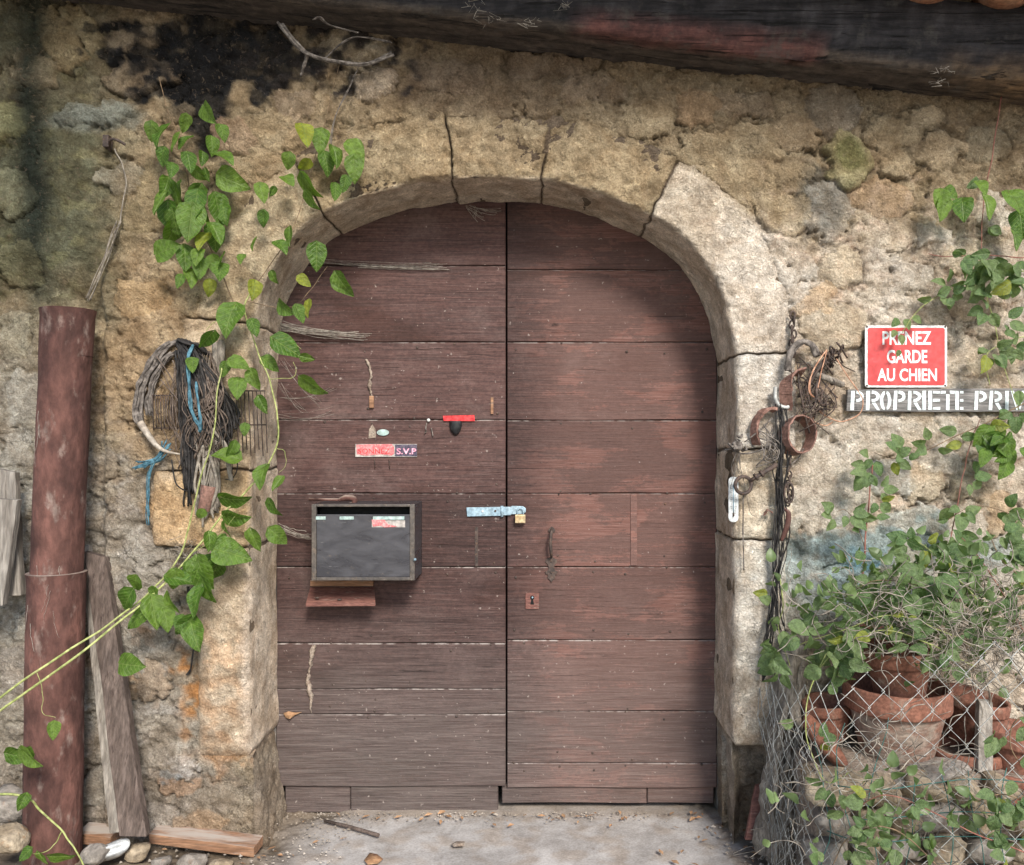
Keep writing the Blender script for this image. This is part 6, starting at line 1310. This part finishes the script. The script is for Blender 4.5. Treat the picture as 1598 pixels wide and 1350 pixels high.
# plants at the right
def leafy(parent, pts, n, r, mat, Lr, out, spread=7, meshes=BLEAF, tri=True, t0=.12, sr=None):
    c = stem(parent, pts, r, mat, out=out); m = len(c); k = 0
    for i in range(n):
        q = c[min(m - 1, int((t0 + (1 - t0) * (i + rl.random()) / n) * m))]; side = rl.choice((-1, 1)); px = rl.uniform(.4, 1) * spread * .0022 * side
        base = q + Vector((px, -rl.uniform(.0, .03), rl.uniform(-.012, .012))); a0 = -side * rl.uniform(20, 110)
        for dq in ((-48, 0, 48) if tri and rl.random() < .6 else (rl.uniform(-20, 20),)):
            L = rl.uniform(*Lr) * (D0 + q.y) / F * (1 if dq == 0 else .85); aa_ = R(a0 + dq); put_leaf(parent, rl.choice(meshes), base + Vector((-math.sin(aa_), 0, -math.cos(aa_))) * L * .38, L, a0 + dq + rl.uniform(-15, 15), rl.uniform(-55, 20), rl.uniform(-45, 45)); k += 1
    return k
rvn = vine('small-leaved climber running down the wall at the right edge beside the signs', P(1560, 500, -.06))
leafy(rvn, [(1562, 150), (1550, 230), (1537, 300), (1533, 360), (1530, 425)], 4, .0022, M_STEMR, (20, 30), .05, 10, BLEAF, False, .4)
for (px, py, L, a) in ((1468,298,34,5),(1474,310,36,12),(1502,312,36,-4),(1536,306,40,0),(1575,300,42,-12),(1526,284,28,-10),(1592,332,40,-6),(1580,360,34,6),(1476,296,24,-60)): put_leaf(rvn, rl.choice(VLEAF), P(px, py, -.10), L * D0 / F, a, rl.uniform(-35, 5), rl.uniform(-30, 30))
leafy(rvn, [(1640, 400), (1590, 402), (1540, 398), (1480, 400), (1448, 396)], 4, .0022, M_STEMR, (18, 26), .07, 7, t0=0)
leafy(rvn, [(1640, 420), (1580, 425), (1530, 435), (1490, 450), (1455, 468), (1425, 492), (1408, 520)], 13, .0022, M_STEMG, (18, 28), .09, 8)
leafy(rvn, [(1640, 455), (1570, 440), (1540, 455), (1552, 500), (1562, 560), (1590, 640)], 14, .002, M_STEMG, (20, 34), .09, 11)
leafy(rvn, [(1640, 520), (1580, 530), (1540, 555), (1545, 600)], 10, .002, M_STEMG, (18, 30), .08, 9)
leafy(rvn, [(1650, 600), (1580, 640), (1510, 672), (1450, 700), (1400, 715), (1365, 706)], 11, .0024, M_STEMB, (20, 32), .09, 8)
for k in range(20): put_leaf(rvn, rl.choice(BLEAF), P(rl.gauss(1548, 24), rl.gauss(430, 22), -.10 - rl.random() * .05), rl.uniform(22, 34) * D0 / F, rl.uniform(-90, 90), rl.uniform(-50, 10), rl.uniform(-40, 40))
for k in range(13): put_leaf(rvn, rl.choice(VLEAF), P(rl.gauss(1556, 16), rl.gauss(690, 15), -.10 - rl.random() * .05), rl.uniform(26, 40) * D0 / F, rl.uniform(-70, 70), rl.uniform(-50, 10), rl.uniform(-40, 40))
for (px, py, L, a) in ((1402,497,22,40),(1412,498,22,-20),(1424,495,22,-60),(1398,516,20,30),(1406,522,22,0),(1404,546,14,20),(1590,610,30,0),(1560,640,34,-40),(1580,650,34,-10)): put_leaf(rvn, rl.choice(BLEAF), P(px, py, -.08), L * .8 * D0 / F, a, rl.uniform(-35, 5), rl.uniform(-30, 30), keep=True)
sh1 = vine('tall reddish shoot with paired leaves rising right of the door against the blue-stained stones', P(1345, 930, -.12), 'leafy_shoot', 'shoot')
leafy(sh1, [(1338, 960, .25), (1346, 900, .18), (1352, 830, .14), (1358, 760, .12), (1362, 725, .12)], 9, .0038, M_STEMR, (20, 30), .1, 10)
leafy(sh1, [(1352, 860, .14), (1335, 815, .13), (1320, 798, .13), (1305, 798, .13)], 3, .0014, M_STEMB, (22, 30), .1, 5, t0=.5)
sh2 = vine('thin pale shoot crossing the stones below the name board at the right', P(1480, 900, -.12), 'leafy_shoot', 'shoot')
leafy(sh2, [(1470, 960, .25), (1478, 880, .16), (1492, 800, .12), (1505, 730, .1), (1515, 690, .1), (1530, 655, .1)], 9, .0022, M_STEMR, (20, 32), .1, 9)
leafy(sh2, [(1640, 830, .2), (1570, 800, .15), (1520, 790, .12), (1480, 812, .12)], 7, .0018, M_STEMB, (20, 32), .1, 9)
bush = vine('dense small-leaved bramble growing through the netting and over the pots', P(1450, 1100, -.4), 'bramble_bush', 'bush')
nb_ = 0
BST = [([(1560, 1010, .35), (1500, 950, .4), (1430, 915, .42), (1370, 905, .4), (1320, 930, .36)], 12), ([(1580, 1010, .35), (1520, 930, .38), (1470, 880, .3), (1440, 850, .25), (1410, 840, .2)], 10), ([(1540, 1020, .4), (1470, 985, .45), (1390, 960, .48), (1310, 985, .44), (1250, 1005, .34), (1225, 1010, .3)], 13),
       ([(1600, 990, .4), (1560, 920, .35), (1530, 870, .3), (1500, 840, .25)], 8), ([(1520, 1040, .45), (1440, 1000, .5), (1370, 985, .5), (1300, 1020, .46), (1270, 1060, .42)], 11), ([(1640, 950, .4), (1590, 900, .3), (1560, 870, .25), (1540, 820, .2)], 8),
       ([(1600, 1330, .7), (1520, 1300, .72), (1440, 1260, .72), (1380, 1240, .7), (1340, 1260, .66)], 8), ([(1480, 1370, .72), (1420, 1310, .72), (1370, 1290, .7), (1320, 1310, .64), (1300, 1350, .62)], 8), ([(1620, 1260, .72), (1570, 1240, .72), (1520, 1250, .72)], 6),
       ([(1640, 1130, .72), (1590, 1120, .72), (1575, 1160, .72), (1600, 1200, .72)], 5), ([(1290, 1020, .44), (1262, 1080, .44), (1260, 1150, .46), (1290, 1220, .55), (1330, 1200, .6)], 5), ([(1216, 900, .2), (1222, 940, .22), (1216, 980, .2), (1232, 1040, .24)], 5)]
for pts, n in BST: nb_ += leafy(bush, pts, n, .0022, rl.choice((M_STEMB, M_STEMG, M_STEMR)), (22, 36), .4, 17, BLEAF, True, .05)
for (cx_, cy_, sx, sy, n, o0) in ((1400, 930, 60, 32, 22, .42), (1300, 1005, 40, 26, 16, .42), (1490, 935, 60, 36, 18, .40), (1430, 890, 40, 20, 8, .34), (1370, 985, 50, 18, 10, .5), (1560, 1080, 40, 90, 10, .62), (1400, 1290, 80, 40, 10, .74)):
    for k in range(n):
        if nb_ > 285: break
        nb_ += 1; q = P(rl.gauss(cx_, sx), rl.gauss(cy_, sy), -o0 - rl.uniform(-.08, .10)); put_leaf(bush, rl.choice(BLEAF), q, rl.uniform(20, 38) * (D0 + q.y) / F, rl.uniform(-120, 120), rl.uniform(-60, 25), rl.uniform(-45, 45))
# smaller leaves deeper in the bush and its dead twigs: past what can be picked apart
Vs, Fs = [], []; proto = np.array([tuple(v.co) for v in BLEAF[1].vertices]); pf = np.array([tuple(p.vertices) for p in BLEAF[1].polygons]); off = np.array(orgof(bush))
for k in range(640):
    if k < 540: q = P(rl.gauss(1435, 105), rl.gauss(945, 48), -.12 - rl.random() * .33)
    else: q = P(rl.gauss(1430, 110), rl.gauss(1290, 50), -.60 - rl.random() * .12)
    if q.z < .03 or CX + q.x * F / (D0 + q.y) < 1190: continue
    Mx = Euler((rl.uniform(-1.2, 1.2) + 1.4, rl.uniform(-1, 1), rl.uniform(0, 6.28))).to_matrix(); L = rl.uniform(.024, .050)
    A = proto * L; A = A @ np.array(Mx).T + np.array(q) - off; Fs.append(pf + len(Vs) * len(proto)); Vs.append(A)
me = npmesh('small_leaves', np.concatenate(Vs) + off, np.concatenate(Fs), M_LEAFB, bush, None, 'stuff')
b = MB()
for k in range(640):
    q = rl.random()
    if q < .5: a, c_, o_ = rl.gauss(1530, 60), rl.gauss(985, 45), .25 + rl.random() * .3
    elif q < .75: a, c_, o_ = rl.gauss(1400, 90), rl.gauss(970, 40), .3 + rl.random() * .3
    else: a, c_, o_ = rl.gauss(1420, 110), rl.gauss(1230, 60), .5 + rl.random() * .2
    pts = [(a, c_, o_)]; ang = rl.uniform(0, 6.28)
    for i in range(4): ang += rl.gauss(0, .6); pts.append((pts[-1][0] + 17 * math.cos(ang), pts[-1][1] + 15 * math.sin(ang), o_ + rl.uniform(-.03, .03)))
    cc = cr([P(*p[:2], -p[2]) for p in pts], 3)
    if min(v.z for v in cc) < .01 or min(CX + v.x * F / (D0 + v.y) for v in cc) < 1195: continue
    b.tube(cc, rl.uniform(.0007, .0019), 3, False)
b.build('dead_twigs', M_TWIG, bush, 'stuff')
b = MB()
for k in range(240):
    x, y = rl.uniform(.80, 1.05), rl.uniform(-.5, -.02); h = rl.uniform(.0, .16) * (1 if x > .8 else .3); c = Vector((x, y, h + .006)); d_ = Vector((rl.gauss(0, .05), rl.gauss(0, .03), rl.gauss(.01, .04))); 
    p2 = c + d_ * 1.0; p2.z = max(p2.z, .005); b.tube([c, c.lerp(p2, .5) + Vector((rl.gauss(0, .008), 0, abs(rl.gauss(0, .008)))), p2], rl.uniform(.0007, .002), 3, False)
o = b.build('dead_grass', M_TWIG, None, 'stuff'); o['label'] = 'dead grass and fine twigs at the foot of the netting'; o['category'] = 'dead grass'
